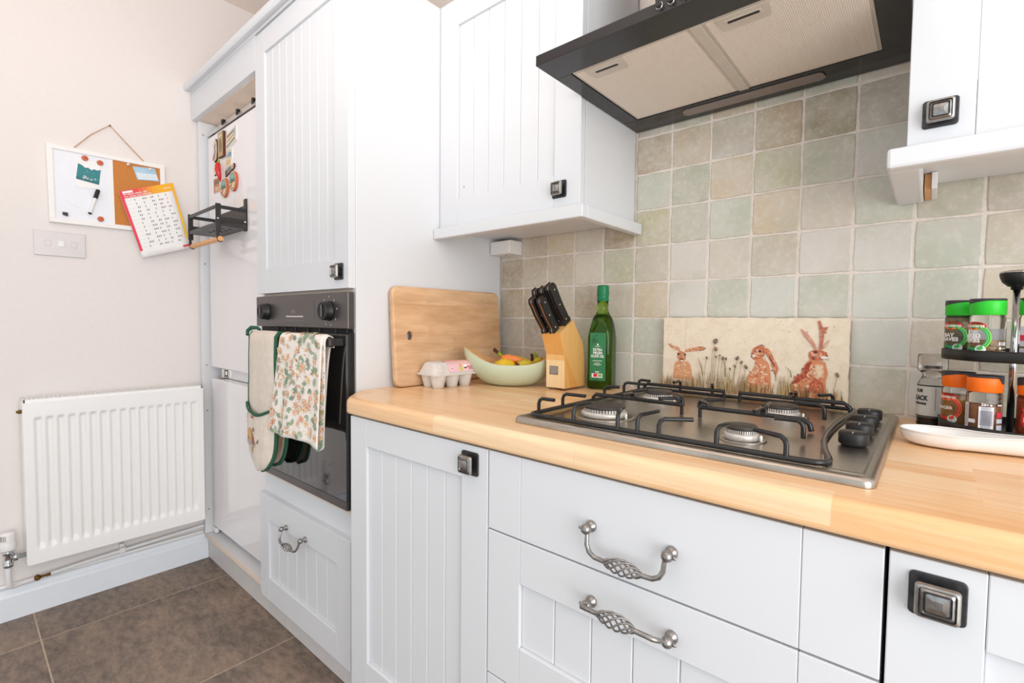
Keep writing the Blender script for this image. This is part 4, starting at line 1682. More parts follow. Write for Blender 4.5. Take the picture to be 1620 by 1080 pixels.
def sq(k):     # rounded-square cross section, corner towards the camera is blunt
    def f(a, z):
        s = max(0.0, min(1.0, (1.062 - z) / .035)) if z > 1.027 else 1.0
        c, q = abs(math.cos(a - k)), abs(math.sin(a - k))
        r = 1.0 / ((c ** 5 + q ** 5) ** (1 / 5))
        return 1 + (r - 1) * s
    return f


def bottle_prof(d):
    return [(.030 - d, ZT + .0005), (.034 - d, ZT + .002), (.0362 - d, ZT + .007), (.0362 - d, 1.02), (.0358 - d, 1.042), (.0335 - d, 1.060), (.028 - d, 1.077), (.021 - d, 1.089), (.0165 - d, 1.097), (.0158 - d, 1.106), (.0158 - d, 1.126)]


rotb = math.radians(14)
m = MB()
m.lathe(bottle_prof(0), 48, (BX, BY, 0), shape=sq(rotb))
m.build('glass', MT['bottle'], ob)
m = MB()
m.lathe([(.029, ZT + .006), (.0335, ZT + .010), (.0335, 1.02), (.033, 1.042), (.0307, 1.060), (.0252, 1.077), (.019, 1.087)], 48, (BX, BY, 0), shape=sq(rotb))
m.build('oil', MT['oil'], ob)
m = MB()
m.lathe([(.0165, 1.126), (.0178, 1.127), (.0178, 1.131), (.0165, 1.132), (.0165, 1.142), (.0172, 1.144), (.0165, 1.168), (.0155, 1.172), (.001, 1.1725)], 28, (BX, BY, 0), shape=lambda a, z: 1 + (.012 * math.cos(14 * a) if 1.143 < z < 1.17 else 0))
m.build('cap', MT['bottlecap'], ob)
bca, bsa = math.cos(rotb), math.sin(rotb)


def bfn(u, v, w):
    d = .0366 + w
    return Vector((BX + u * bca + d * bsa, BY + u * bsa - d * bca, v))


m = MB()
m.prism([(-.0245, .900), (.0215, .900), (.0215, 1.036), (-.0245, 1.036)], 0, .0006, bfn)
m.build('label', MT['label_green'], ob)
bf2 = lambda u, v, w: bfn(u, v, w + .0006)
pr = Print(bf2, .0002)
for k in range(9):
    pr.leaf(-.012 + random.uniform(-.006, .006), 1.008 + random.uniform(0, .02), .01, .002, random.uniform(0, 6.2), '#215a38')
for k in range(14):
    pr.leaf(random.uniform(-.022, .018), random.uniform(.903, .945), .008, .0016, random.uniform(0, 6.2), random.choice(['#1f5637', '#3f8a56', '#27613d']))
pr.leaf(-.010, .948, .008, .0014, .5, '#8a3a30')
pr.rect(-.018, .9085, .013, .9205, '#f1eeee')
pr.rect(-.0135, .9105, -.0015, .9195, '#d22338')
pr.rect(.0005, .911, .011, .919, '#7fb04d')
for q in (-.0065, -.0015, .0035):
    pr.leaf(-.002, .9990, .0065, .0014, PI / 2 + q * 60, '#f4f2ef')
pr.rect(-.010, .9965, .006, .9975, '#f4f2ef')
pr.rect(-.0155, .9555, .0115, .9573, '#cfe0d2')
pr.rect(-.0095, .9490, .0055, .9503, '#dfe9e0')
pr.rect(-.0135, .9455, .0105, .9468, '#dfe9e0')
pr.rect(-.0075, .9425, .0045, .9435, '#c3d6c8')
pr.rect(-.0085, .9235, .0035, .9262, '#e6ece6')
pr.build('label_print', MT['print'], ob, kind='stuff')
lettering('EXTRA\nVIRGIN\nOLIVE OIL', .0105, bf2, MT['ink_white'], ob, at=(-.002, .9785), bold=.0003, line=.88, squeeze=.82)

# stone plaque with three painted hares behind the hob
hp_ = thing('picture_tile', 'cream stone splashback plaque painted with hares and grasses, behind the hob', 'picture tile', (.834, -.015, ZT))
rnd = random.Random(5)
x0, x1, z0, z1 = .622, 1.040, ZT + .001, 1.081
pts = []
for k in range(30):
    pts.append((x0 + (x1 - x0) * k / 30, z0))
for k in range(16):
    pts.append((x1 + rnd.uniform(-.0012, .0012), z0 + (z1 - z0) * k / 16))
for k in range(30):
    pts.append((x1 - (x1 - x0) * k / 30, z1 + rnd.uniform(-.0012, .0008)))
for k in range(16):
    pts.append((x0 + rnd.uniform(-.0012, .0012), z1 - (z1 - z0) * k / 16))
m = MB()
m.prism(pts, .009, .026, lambda u, v, w: Vector((u, -w, v)), bev=.0008)
m.build('slab', MT['plaque'], hp_)
# print in picture coordinates: (px,py) of the zoomed painting, 1470x700
pf = lambda u, v, w: Vector((x0 + .003 + (u - 60) / 1475 * (x1 - x0 - .005), -.0261 - w, z1 - .002 - (v - 75) / 790 * (z1 - z0 - .002)))
pr = Print(pf, .0002)
rnd = random.Random(9)
for k in range(90):
    pr.ell(rnd.uniform(80, 1520), rnd.uniform(90, 700), rnd.uniform(2, 6), rnd.uniform(2, 7), rnd.choice(['#dcc0a0', '#d6b48e', '#e0c9ac', '#cfae8a']), 0, 6)
pr.stroke([(278, 90), (262, 260), (268, 380)], 2, '#dcc7a8')


def wash(shape, base, light, n=10, jit=14, dark=None):
    """watercolour: several overlapping jittered layers clipped to a rough outline"""
    pr.poly(shape, base)
    cx = sum(p[0] for p in shape) / len(shape)
    cy = sum(p[1] for p in shape) / len(shape)
    jit *= .62
    for k in range(n * 3):
        f = rnd.uniform(.25, .8)
        ang = rnd.uniform(0, 6.28)
        p0 = shape[rnd.randrange(len(shape))]
        gx, gy = cx + (p0[0] - cx) * rnd.uniform(.1, .7), cy + (p0[1] - cy) * rnd.uniform(.1, .7)
        c = mixc(base, light if rnd.random() < .62 or not dark else dark, rnd.uniform(.3, .9))
        pr.ell(gx, gy, rnd.uniform(.5, 1.3) * jit, rnd.uniform(.25, .7) * jit, c, ang, 9, .25)


RU, RL, RD = '#d08a63', '#efd2b2', '#a0523a'
# far-left hare: body, head, ears flung sideways
wash([(150, 700), (165, 545), (190, 515), (235, 525), (290, 515), (318, 545), (345, 700)], '#dd9f72', '#f0d2b0', 14, 22, RU)
wash([(190, 430), (222, 412), (262, 425), (272, 460), (268, 505), (240, 525), (208, 518), (190, 480)], '#cf8458', RL, 16, 16, RD)
wash([(92, 335), (150, 360), (205, 375), (222, 412), (205, 418), (160, 400), (120, 375)], '#d79a73', '#efd3b8', 8, 14, RD)
wash([(262, 420), (275, 390), (340, 375), (400, 357), (458, 370), (440, 385), (400, 402), (330, 410), (285, 420)], '#d58c64', '#efcfae', 12, 14, RD)
pr.stroke([(400, 400), (440, 388), (460, 372), (425, 362), (395, 362)], 5, '#5d4a44')
pr.ell(203, 447, 9, 12, '#2e2320')
pr.ell(266, 447, 8, 12, '#2e2320')
pr.ell(236, 494, 14, 8, '#4a2a22')
pr.ell(238, 512, 16, 7, '#efe0d0')
# middle hare
wash([(800, 790), (820, 620), (850, 575), (875, 520), (880, 455), (935, 440), (985, 490), (1000, 590), (1010, 790)], '#d98d62', '#f2d6b8', 26, 26, '#b65b38')
wash([(845, 400), (862, 352), (900, 326), (945, 340), (958, 380), (940, 430), (900, 455), (865, 460), (845, 435)], '#c97048', RL, 18, 18, RD)
wash([(945, 345), (975, 350), (1005, 400), (1035, 470), (1060, 525), (1045, 590), (1025, 560), (1005, 480), (965, 410)], '#cf7f58', '#eebf9b', 16, 16, RD)
pr.stroke([(1030, 560), (1040, 600), (1042, 650)], [6, 5, 2], '#5a3a38')
pr.stroke([(985, 420), (1010, 470), (1030, 510)], [10, 12, 6], '#8c3430')
pr.poly([(950, 395), (975, 440), (985, 480), (965, 455)], '#f4e6d0')
pr.ell(914, 377, 11, 9, '#2a2326')
pr.ell(862, 425, 16, 14, '#f0dfd2')
pr.ell(850, 428, 6, 7, '#4a2a26')
pr.stroke([(905, 325), (925, 320), (950, 335)], [4, 9, 3], '#6b2f24')
# right hare, sitting upright with tall ears
wash([(1120, 790), (1175, 625), (1225, 560), (1250, 480), (1285, 430), (1345, 430), (1390, 450), (1410, 540), (1395, 620), (1415, 790)], '#d68a5e', '#f1d5b6', 34, 28, '#a8452c')
wash([(1150, 665), (1190, 605), (1235, 560), (1260, 470), (1300, 440), (1275, 540), (1250, 600), (1200, 645)], '#a63f2b', '#d97c4e', 14, 18, '#7a2a22')
wash([(1318, 470), (1375, 470), (1385, 540), (1358, 590), (1330, 560)], '#e2b48c', '#f1dcc0', 14, 20)
wash([(1275, 400), (1280, 365), (1310, 345), (1360, 345), (1400, 365), (1405, 400), (1375, 430), (1310, 435), (1285, 425)], '#c96c45', RL, 18, 16, RD)
wash([(1345, 340), (1350, 250), (1345, 170), (1330, 95), (1345, 90), (1365, 150), (1405, 145), (1390, 170), (1375, 200), (1372, 270), (1365, 340)], '#c07058', '#dca58a', 12, 12, '#8d4238')
wash([(1318, 345), (1290, 290), (1245, 235), (1210, 160), (1230, 175), (1285, 240), (1315, 290), (1332, 340)], '#d09078', '#ecd2bd', 8, 10, '#a04c36')
wash([(1368, 335), (1385, 290), (1415, 250), (1405, 285), (1378, 335)], '#d8a084', '#ecd2bd', 4, 8)
pr.ell(1322, 363, 12, 9, '#33282a')
pr.ell(1382, 408, 24, 14, '#f2e6da')
pr.ell(1398, 392, 7, 6, '#4a3030')
pr.ell(1308, 420, 15, 11, '#7a3a34', .2, 9, .3)
pr.stroke([(1385, 415), (1415, 430)], 2, '#5c4a48')
wash([(1280, 720), (1290, 640), (1330, 590), (1380, 640), (1395, 720)], '#b9583a', '#d98c66', 8, 20)
# grasses and seed heads
for k in range(330):
    bx = rnd.choice([rnd.uniform(40, 420), rnd.uniform(380, 800), rnd.uniform(760, 1180), rnd.uniform(1080, 1525)])
    hgt = rnd.uniform(30, 110) * (1.35 if 380 < bx < 800 or 1050 < bx < 1160 else .8)
    dx = rnd.uniform(-30, 30)
    c = rnd.choice(['#b89a62', '#8f7444', '#c9ad78', '#6e5636', '#a5824f', '#d9c394', '#9b6a42'])
    pr.stroke([(bx, 800), (bx + dx * .3, 760 - hgt * .5), (bx + dx, 735 - hgt)], [rnd.uniform(4, 8), 4, 1], c)
for bx, by, s in ((543, 300, 1.4), (548, 375, 1.1), (614, 462, 1), (640, 465, .7), (735, 455, 1.1), (770, 490, .8), (808, 532, 1.1), (718, 530, .8), (470, 465, .8), (585, 435, .6), (555, 450, .7), (1475, 550, 1), (675, 560, .6)):
    pr.stroke([(bx, by), (bx - 18 * s, by + 130), (bx - 25 * s, 780)], [4, 3, 4], rnd.choice(['#8f7a52', '#7a6243']))
    pr.ell(bx, by, 12 * s, 20 * s, rnd.choice(['#6b5548', '#7d5c4a', '#5a4a44']), rnd.uniform(-.4, .4), 9, .2)
    pr.ell(bx + 2, by - 4, 6 * s, 8 * s, '#a88a70', 0, 7)
pr.stroke([(440, 640), (425, 560), (390, 470)], [9, 9, 2], '#8f7a4c')
pr.stroke([(640, 640), (635, 540), (610, 455)], [11, 8, 2], '#8b7c4e')
pr.stroke([(1158, 600), (1150, 545), (1115, 505)], [8, 6, 2], '#7d6a4a')
pr.build('painted_hares', MT['print'], hp_)
# ---------------------------------------------------------------- spices at the right
def ring_fn(cx, cy, r, a0):
    """u: arc length round the jar (0 at angle a0, rising to the right as seen), v: height"""
    def fn(u, v, w):
        a = a0 + u / r
        return Vector((cx + (r + w) * math.cos(a), cy + (r + w) * math.sin(a), v))
    return fn


BACK = math.radians(60)


def spice_jar(label, cx, cy, z0, kind, fill, turn, lidmat, r=.0222, h=.098):
    """octagonal-ish glass jar with a coloured flip lid; turn: where the label centre faces"""
    t = thing('spice_jar', label, 'spice jar', (cx, cy, z0), 'glass spice jars with %s lids' % ('green' if lidmat is MT['greencap'] else 'orange'))
    zl = z0 + h * .735
    oct_ = lambda a, z: 1 + .012 * math.cos(8 * a)
    m = MB()
    m.lathe([(r * .86, z0), (r * .97, z0 + .002), (r, z0 + .005), (r, zl - .006), (r * .93, zl - .001), (r * .9, zl)], 32, (cx, cy, 0), shape=oct_)
    m.build('glass', MT['clear'], t)
    m = MB()
    top = z0 + (zl - z0) * fill[1]
    rr = random.Random(int(cx * 1e4))
    m.lathe([(r * .84, z0 + .002), (r * .935, z0 + .005), (r * .935, top - .003), (r * .90, top)], 28, (cx, cy, 0))
    m.build('contents', fill[0], t)
    m = MB()
    m.lathe([(r * .98, zl - .001), (r * 1.02, zl), (r * 1.02, z0 + h - .006), (r * 1.0, z0 + h - .0035), (r * .6, z0 + h - .003)], 32, (cx, cy, 0))
    lid = m.build('lid', lidmat, t)
    fl = MB()

    def flap(u, v):     # dark flip cap dipping to one side of the lid
        a = turn - 1.9 + 2.6 * u
        dip = .0115 * (1 - u) ** 1.1 * min(1, u * 8)
        z = z0 + h - (.0035 + dip) * (1 - v)
        return Vector((cx + r * 1.028 * math.cos(a), cy + r * 1.028 * math.sin(a), z))
    fl.grid(flap, 20, 3)
    fl.lathe([(r * 1.0, z0 + h - .0032), (r * 1.02, z0 + h - .001), (r * .97, z0 + h), (r * .4, z0 + h + .0005)], 32, (cx, cy, 0))
    fl.build('flip_cap', MT['darkcap'], lid)
    fn = ring_fn(cx, cy, r * 1.013, turn)
    pr = Print(fn, .0004)
    c1, c2, c3 = {'green': ('#15a05a', '#7ccf45', '#0f7f49'), 'red': ('#e22a2c', '#f3803a', '#c21b2a'), 'paprika': ('#d0242c', '#e8632a', '#a81a22')}[kind]
    zc = z0 + (zl - z0) * .47
    R0 = .0205

    def arcs(ra, rb, a, b, col, n=22):
        for k in range(n):
            q0, q1 = a + (b - a) * k / n, a + (b - a) * (k + 1) / n
            pr.k = pr.k if k else pr.k + 1
            pr.add([pr.fn(x, y, pr.h + pr.k * .000004) for x, y in ((ra * math.cos(q0), zc + ra * math.sin(q0)), (rb * math.cos(q0), zc + rb * math.sin(q0)), (rb * math.cos(q1), zc + rb * math.sin(q1)), (ra * math.cos(q1), zc + ra * math.sin(q1)))],
                   [[0, 1, 2, 3]], 0, False, lin(col))
    if kind != 'paprika':
        if turn != BACK:
            arcs(R0 * .78, R0, -2.2, 1.9, c1)
            arcs(R0 * .99, R0 * 1.07, -1.2, 1.7, c2)
            arcs(R0 * .86, R0 * .9, -1.5, 1.6, c2)
            pr.ell(0, zc + R0 * .95, .0155, .0068, '#dd3a1d', 0, 20)
            pr.ell(0, zc + R0 * .78, .011, .003, '#f08a2a', 0, 14)
            pr.ell(.009, zc - R0 * .92, .0068, .0068, '#e7f2f1', 0, 18)
            for dz in (.0022, 0, -.0022):
                pr.rect(.005, zc - R0 * .92 + dz - .0005, .013, zc - R0 * .92 + dz + .0005, '#8fb8b4')
        pr.rect(.031, zc - .012, .045, zc - .0065, '#e6e4ea')
        pr.ell(.0335, zc - .0165, .0022, .0022, '#d9ead2')
        pr.rect(.037, zc - .0175, .045, zc - .0155, '#cfcbd0')
        pr.ell(.0335, zc - .0225, .0018, .0018, '#cfcbd0')
        pr.rect(.037, zc - .0225, .045, zc - .021, '#cfcbd0')
        pr.rect(.052, zc - .022, .061, zc + .018, '#eceaf2')
        for k in range(14):
            pr.rect(.053, zc - .019 + .0025 * k, .060, zc - .018 + .0025 * k, '#55526a')
        # back label of the jar
        pr.rect(-.066, zc - .026, -.048, zc + .014, '#f1eff6')
        for k in range(11):
            pr.rect(-.0645, zc - .016 + .0022 * k, -.0495, zc - .0150 + .0022 * k, '#6a6680')
        pr.rect(-.080, zc - .014, -.070, zc - .008, '#ece9ef')
        pr.rect(-.044, zc - .003, -.033, zc + .006, '#da3752')
        pr.rect(-.044, zc - .012, -.033, zc - .005, '#cfcfdd')
        pr.rect(-.044, zc - .025, -.033, zc - .015, '#cfcfdd')
        pr.rect(-.043, zc + .016, -.035, zc + .0185, '#e4e1e6')
    else:
        arcs(R0 * .95, R0 * 1.12, 2.3, 5.9, c1)
        arcs(R0 * .86, R0 * .95, 2.6, 5.6, '#e2475c')
        pr.ell(0, zc + R0 * .72, .0225, .0062, '#d9291f', .0, 24)
        pr.ell(0, zc + R0 * .50, .017, .002, '#ef7d2a', .0, 14)
    pr.build('label', MT['print'], t)
    f2 = lambda u, v, w: fn(u, v, w + .0009)
    if kind == 'green':
        lettering('Schwartz', .0072, f2, MT['ink_white'], t, at=(0, zc + R0 * .95), bold=.0002)
        lettering(fill[2], .0088, f2, MT['ink_white'], t, at=(-.004, zc - .001), bold=.0003, line=.85)
    elif kind == 'red':
        lettering('Schwartz', .0072, f2, MT['ink_white'], t, at=(0, zc + R0 * .95), bold=.0002)
        lettering(fill[2], .0075, f2, MT['ink_white'], t, at=(-.004, zc), bold=.0002)
        lettering('26g e', .0058, f2, MT['ink_white'], t, at=(-.057, zc + .0175), bold=.0002)
    else:
        lettering('Schwartz', .0100, f2, MT['ink_white'], t, at=(0, zc + R0 * .72), bold=.0003)
        lettering('PAPRIKA', .0098, f2, MT['ink_white'], t, at=(0, zc - .001), bold=.0004)
    return t


PCX, PCY = 1.2795, -.122
rk = thing('spice_rack', 'black two-tier revolving spice rack with a chrome pole and domed knob', 'spice rack', (PCX, PCY, ZT))


def tier(z, r, name):
    m = MB()
    scal = lambda a, zz: 1 + .02 * math.cos(8 * (a - .15))
    m.lathe([(.02, z), (r * .97, z), (r, z + .002), (r, z + .018), (r * .975, z + .0185), (r * .975, z + .005), (.02, z + .005)], 64, (PCX, PCY, 0), shape=scal)
    return m.build(name, MT['black'], rk)


MB().lathe([(.072, ZT + .0005), (.075, ZT + .003), (.072, ZT + .008), (.03, ZT + .009)], 40, (PCX, PCY, 0)).build('base', MT['black'], rk)
tier(ZT + .008, .0905, 'lower_tray')
tier(1.008, .0905, 'upper_tray')
MB().lathe([(.0048, ZT + .01), (.0048, 1.134)], 16, (PCX, PCY, 0)).build('pole', MT['chrome'], rk)
m = MB()
m.lathe([(.0075, 1.128), (.0078, 1.133), (.0115, 1.134), (.0185, 1.141), (.0215, 1.149), (.0222, 1.154), (.0222, 1.156)], 32, (PCX, PCY, 0), mi=0)
m.lathe([(.0222, 1.156), (.0215, 1.1585), (.010, 1.161), (.0005, 1.1615)], 32, (PCX, PCY, 0), mi=1)
m.build('knob', [MT['black'], MT['steel']], rk)

RJ = .0665
zlo, zup = ZT + .0135, 1.0135


def jar_at(deg):
    a = math.radians(deg)
    return PCX + RJ * math.cos(a), PCY + RJ * math.sin(a)


x, y = jar_at(178)
spice_jar('green-lidded jar of whole dried bay leaves on the upper tray', x, y, zup, 'green', (MT['leafspice'], .93, 'BAY\nLEAVES'), math.radians(235), MT['greencap'])
x, y = jar_at(236)
spice_jar('green-lidded jar of mixed dried herbs, middle of the upper tray', x, y, zup, 'green', (MT['herb'], .42, 'MIXED\nHERBS'), math.radians(226), MT['greencap'])
x, y = jar_at(288)
spice_jar('green-lidded jar cut by the right edge of the picture, upper tray', x, y, zup, 'green', (MT['herb'], .35, ''), math.radians(315), MT['greencap'])
x, y = jar_at(182)
spice_jar('orange-lidded jar of tan ground spice beside the pepper grinder', x, y, zlo, 'red', (MT['powder_tan'], .78, 'GINGER'), math.radians(228), MT['orangecap'])
x, y = jar_at(237)
spice_jar('orange-lidded jar with its white barcode label facing the room', x, y, zlo, 'red', (MT['powder_brown'], .68, ''), BACK, MT['orangecap'])
x, y = jar_at(290)
spice_jar('orange-lidded jar of red paprika at the right edge', x, y, zlo, 'paprika', (MT['powder_red'], .9, 'PAPRIKA'), math.radians(277), MT['orangecap'])

# pepper grinder
pg = thing('pepper_grinder', 'clear pepper grinder with a grey label, left of the spice rack', 'pepper grinder', (1.1775, -.066, ZT))
GX, GY, GR = 1.1775, -.066, .0212
m = MB()
m.lathe([(.019, ZT + .0005), (.0215, ZT + .002), (.0218, ZT + .006), (.0205, ZT + .009), (GR, ZT + .012), (GR, .955), (.0185, .962), (.015, .968), (.0145, .982)], 32, (GX, GY, 0))
m.build('glass', MT['clear'], pg)
m = MB()
m.lathe([(.017, ZT + .003), (.0195, ZT + .006), (.0195, .947), (.015, .950)], 24, (GX, GY, 0))
m.build('peppercorns', MT['corns'], pg)
m = MB()
m.lathe([(.0155, .975), (.0215, .980), (.022, .984), (.0222, 1.008), (.021, 1.0115), (.012, 1.0125), (.0005, 1.0125)], 48, (GX, GY, 0), shape=lambda a, z: 1 + .022 * math.cos(24 * a))
m.lathe([(.0105, .966), (.0105, .99)], 16, (GX, GY, 0))
m.build('grinder_head', MT['clearplastic'], pg)
m = MB()
aL, aR = math.radians(150), math.radians(395)
m.grid(lambda u, v: Vector((GX + (GR + .0005) * math.cos(aL + (aR - aL) * u), GY + (GR + .0005) * math.sin(aL + (aR - aL) * u), .892 + .062 * v)), 30, 1)
m.build('label', MT['label_grey'], pg)
gf_ = ring_fn(GX, GY, GR + .0006, math.radians(222))
pr = Print(gf_, .0002)
for k in range(16):
    u0 = -.028 + .0055 * k
    pr.k = 0
    pr.rect(u0, .951, u0 + .0055, .9535, '#23211f')
    pr.rect(u0, .8925, u0 + .0055, .895, '#23211f')
pr.rect(.0238, .906, .0246, .948, '#6b6963')
pr.build('label_print', MT['print'], pg, kind='stuff')
gf2 = lambda u, v, w: gf_(u, v, w + .0003)
lettering('OUR', .0085, gf2, MT['ink_black'], pg, at=(-.002, .942), bold=.0003, align='CENTER', squeeze=.8)
lettering('BLACK', .0125, gf2, MT['ink_black'], pg, at=(-.001, .928), bold=.0005, squeeze=.72)
lettering('PEPPERCORNS', .0052, gf2, MT['ink_black'], pg, at=(-.001, .9175), bold=.0003, squeeze=.72)
lettering('50g', .006, gf2, MT['ink_black'], pg, at=(.032, .8985), bold=.0001)

# spoon rest
sr = thing('spoon_rest', 'white ceramic spoon rest on the worktop in front of the spice rack', 'spoon rest', (1.2, -.27, ZT))
SR = Matrix.Translation((1.186, -.262, ZT)) @ Matrix.Rotation(math.radians(-5), 4, 'Z')


def spoon(u, t, inner=False):
    """u 0..1 round the outline, t 0 centre .. 1 rim"""
    a = 2 * PI * u
    c, s = math.cos(a), math.sin(a)
    if c > 0:
        L = .150
        wid = .040 * (1 - .72 * max(0, (c - .22) / .78) ** .55) + .001
        x = L * c ** 1.0
    else:
        L = .047
        wid = .040
        x = L * c
    y = wid * s
    rim = .0225 + (.012 * max(0, c) ** 2)
    k = t
    zz = rim * (t ** 2.6) if t < 1 else rim
    sx = .45 + .55 * math.sin(t * PI / 2)
    d = .003 if inner else 0
    return SR @ Vector((x * (sx if t > 0 else 0) - .0, y * (sx if t > 0 else 0), .0008 + zz + d * (1 - .6 * t) + (.0 if not inner else 0)))


m = MB()
m.grid(lambda u, v: spoon(u, .05 + .95 * v), 64, 10)
m.add([spoon(k / 64, .05) for k in range(64)], [list(range(64))[::-1]])
m.grid(lambda u, v: spoon(1 - u, .05 + .95 * v, True), 64, 10)
m.add([spoon(k / 64, .05, True) for k in range(64)], [list(range(64))])
m.grid(lambda u, v: spoon(u, 1.0) + Vector((0, 0, .0012 * v)), 64, 1)
m.tube([spoon(k / 64, 1.0) + Vector((0, 0, .0006)) for k in range(64)], .0013, 6, closed=True)
m.build('dish', MT['ceramic'], sr)

# ---------------------------------------------------------------- left wall: radiator, valve, pipes
rd = thing('radiator', 'white ridged panel radiator on the left wall', 'radiator', (-1.205, -.868, .2))
RY0, RY1, RZ0, RZ1, RX = -1.140, -.600, .203, .768, -1.158


def smooth_(x):
    x = max(0, min(1, x))
    return x * x * (3 - 2 * x)


NR = 17
yl, yr_ = RY0 + .022, RY1 - .020


def rad_d(y, z):
    if y < yl or y > yr_:
        return 0.0
    f = (y - yl) / (yr_ - yl) * NR
    q = f - math.floor(f)
    groove = smooth_((.5 - abs(q - .5)) / .16 - .9)          # 1 in the channel, 0 on the ridge
    endt = smooth_((RZ1 - .050 - z) / .012) * smooth_((z - RZ0 - .048) / .022)
    return -.0095 * groove * endt


ys = [RY0, RY0 + .0015] + [yl + (yr_ - yl) * k / (NR * 10) for k in range(NR * 10 + 1)] + [RY1 - .0015, RY1]
zs = [RZ0, RZ0 + .0015, RZ0 + .02, RZ0 + .046] + [RZ0 + .048 + .026 * k / 6 for k in range(1, 7)] + [.45, RZ1 - .068] + [RZ1 - .066 + .018 * k / 5 for k in range(6)] + [RZ1 - .03, RZ1 - .0015, RZ1]
m = MB()
W_ = len(ys)
vs, fs = [], []
for z in zs:
    for y in ys:
        e = 0
        vs.append((RX + rad_d(y, z) - e, y, z))
for j in range(len(zs) - 1):
    for i in range(W_ - 1):
        fs.append([j * W_ + i, j * W_ + i + 1, (j + 1) * W_ + i + 1, (j + 1) * W_ + i])
m.add(vs, fs, 0, True)
m.box(RX - .012, RX - .0001, RY0, RY1, RZ1 - .002, RZ1, 0)
m.box(RX - .012, RX - .0001, RY0, RY1, RZ0, RZ0 + .002, 0)
m.box(RX - .013, RX - .0102, RY0, RY1, RZ0, RZ1, 0)
m.box(RX - .012, RX - .0001, RY0, RY0 + .002, RZ0, RZ1, 0)
m.box(RX - .012, RX - .0001, RY1 - .002, RY1, RZ0, RZ1, 0)
m.build('front_panel', MT['rad'], rd)
MB().box(-1.244, -1.236, RY0 + .003, RY1 - .003, RZ0 + .004, RZ1 - .004, .002).build('back_panel', MT['rad'], rd)
for y in (RY0, RY1 - .0015):
    MB().box(-1.243, RX - .002, y - .0012, y + .0027, RZ0 + .003, RZ1 + .001, .0008).build('side_panel', MT['rad'], rd)
g = MB()
ZG = RZ1 + .011
g.box(-1.243, -1.236, RY0 + .001, RY1 - .001, RZ1 - .006, ZG, .0005)
g.box(RX - .012, RX - .006, RY0 + .001, RY1 - .001, RZ1 - .006, ZG, .0005)
for y in (RY0 + .001, RY1 - .005):
    g.box(-1.243, RX - .006, y, y + .004, RZ1 - .006, ZG)
nb = 46
for k in range(nb):
    y = RY0 + .012 + (RY1 - RY0 - .024) * k / (nb - 1)
    g.box(-1.237, RX - .011, y - .0022, y + .0022, ZG - .0035, ZG - .0003)
for x in (-1.210, -1.186):
    g.box(x - .0015, x + .0015, RY0 + .003, RY1 - .003, ZG - .007, ZG - .001)
o = g.build('top_grille', MT['rad'], rd)
o['kind'] = 'stuff'
f_ = MB()
for k in range(9):
    y = RY0 + .05 + .055 * k
    f_.box(-1.235, RX - .0125, y, y + .004, RZ0 + .01, RZ1 - .16)
f_.build('convector_fins', MT['rad'], rd)
AY = Matrix(((1, 0, 0), (0, 0, 1), (0, -1, 0)))
m = MB()
m.lathe([(.007, 0), (.007, .008), (.0045, .009), (.0045, .013), (.001, .014)], 10, (-1.20, RY0 - .001, .735), Matrix(((1, 0, 0), (0, 0, -1), (0, 1, 0))))
m.build('bleed_valve', MT['brass'], rd)

vx, vy = -1.200, -1.185
tv = thing('thermostatic_valve', 'white thermostatic radiator valve with chrome body, lower left of the radiator', 'radiator valve', (vx, vy, .2))
m = MB()
m.lathe([(.019, .262), (.020, .266), (.0205, .285), (.0195, .288), (.0195, .292), (.0185, .318), (.017, .322), (.0005, .323)], 36, (vx, vy, 0), shape=lambda a, z: 1 + (.03 * math.cos(18 * a) if z > .29 and z < .32 else 0))
for k in range(5):
    a = -1.2 + .22 * k
    m.box(-.0005, .0005, -.001, .001, .298, .316, mi=1, xf=Matrix.Translation((vx, vy, 0)) @ Matrix.Rotation(a, 4, 'Z') @ Matrix.Translation((.0193, 0, 0)))
m.build('thermostat_head', [MT['plastic'], MT['ink_grey']], tv)
m = MB()
m.lathe([(.010, .202), (.0135, .204), (.0135, .216), (.010, .218), (.0095, .245), (.0145, .247), (.0145, .262), (.010, .2625)], 20, (vx, vy, 0), shape=lambda a, z: 1 + (.04 * math.cos(6 * a) if z < .217 or z > .246 else 0))
AX = Matrix(((1, 0, 0), (0, 0, 1), (0, -1, 0)))
m.lathe([(.008, 0), (.008, .012), (.0125, .013), (.0125, .024), (.0085, .025), (.0085, .0435)], 18, (vx, vy, .232), Matrix(((1, 0, 0), (0, 0, 1), (0, -1, 0))), shape=lambda a, z: 1 + (.05 * math.cos(6 * a) if .0125 < z < .0245 else 0))
m.build('chrome_body', MT['chrome'], tv)
pp = thing('heating_pipe', 'white painted heating pipe running along the wall above the skirting', 'pipe', (-1.22, -.9, .13))
m = MB()
m.tube([(vx, vy, .203), (vx, vy, .145), (vx - .004, vy + .004, .130), (vx - .012, vy + .012, .125), (-1.222, vy + .03, .1255), (-1.226, -.95, .138), (-1.228, -.62, .150), (-1.228, -.585, .151)], .0075, 12)
m.build('pipe', MT['pipe'], pp)
m = MB()
m.box(-1.2495, -1.232, -.878, -.862, .128, .166, .002)
m.box(-1.236, -1.217, -.880, -.860, .133, .154, .003)
m.build('pipe_clip', MT['plastic'], pp)
p2 = thing('heating_pipe', 'lower white painted heating pipe resting on the skirting top', 'pipe', (-1.236, -.9, .1203))
m = MB()
m.tube([(-1.2395, -1.60, .1205), (-1.2395, -1.10, .1205), (-1.2395, -.585, .1205)], .0075, 12)
m.build('pipe', MT['pipe'], p2)
dc = thing('drain_cock', 'small brown brass drain cock on the skirting pipe left of the radiator', 'drain cock', (-1.222, -1.112, .12))
m = MB()
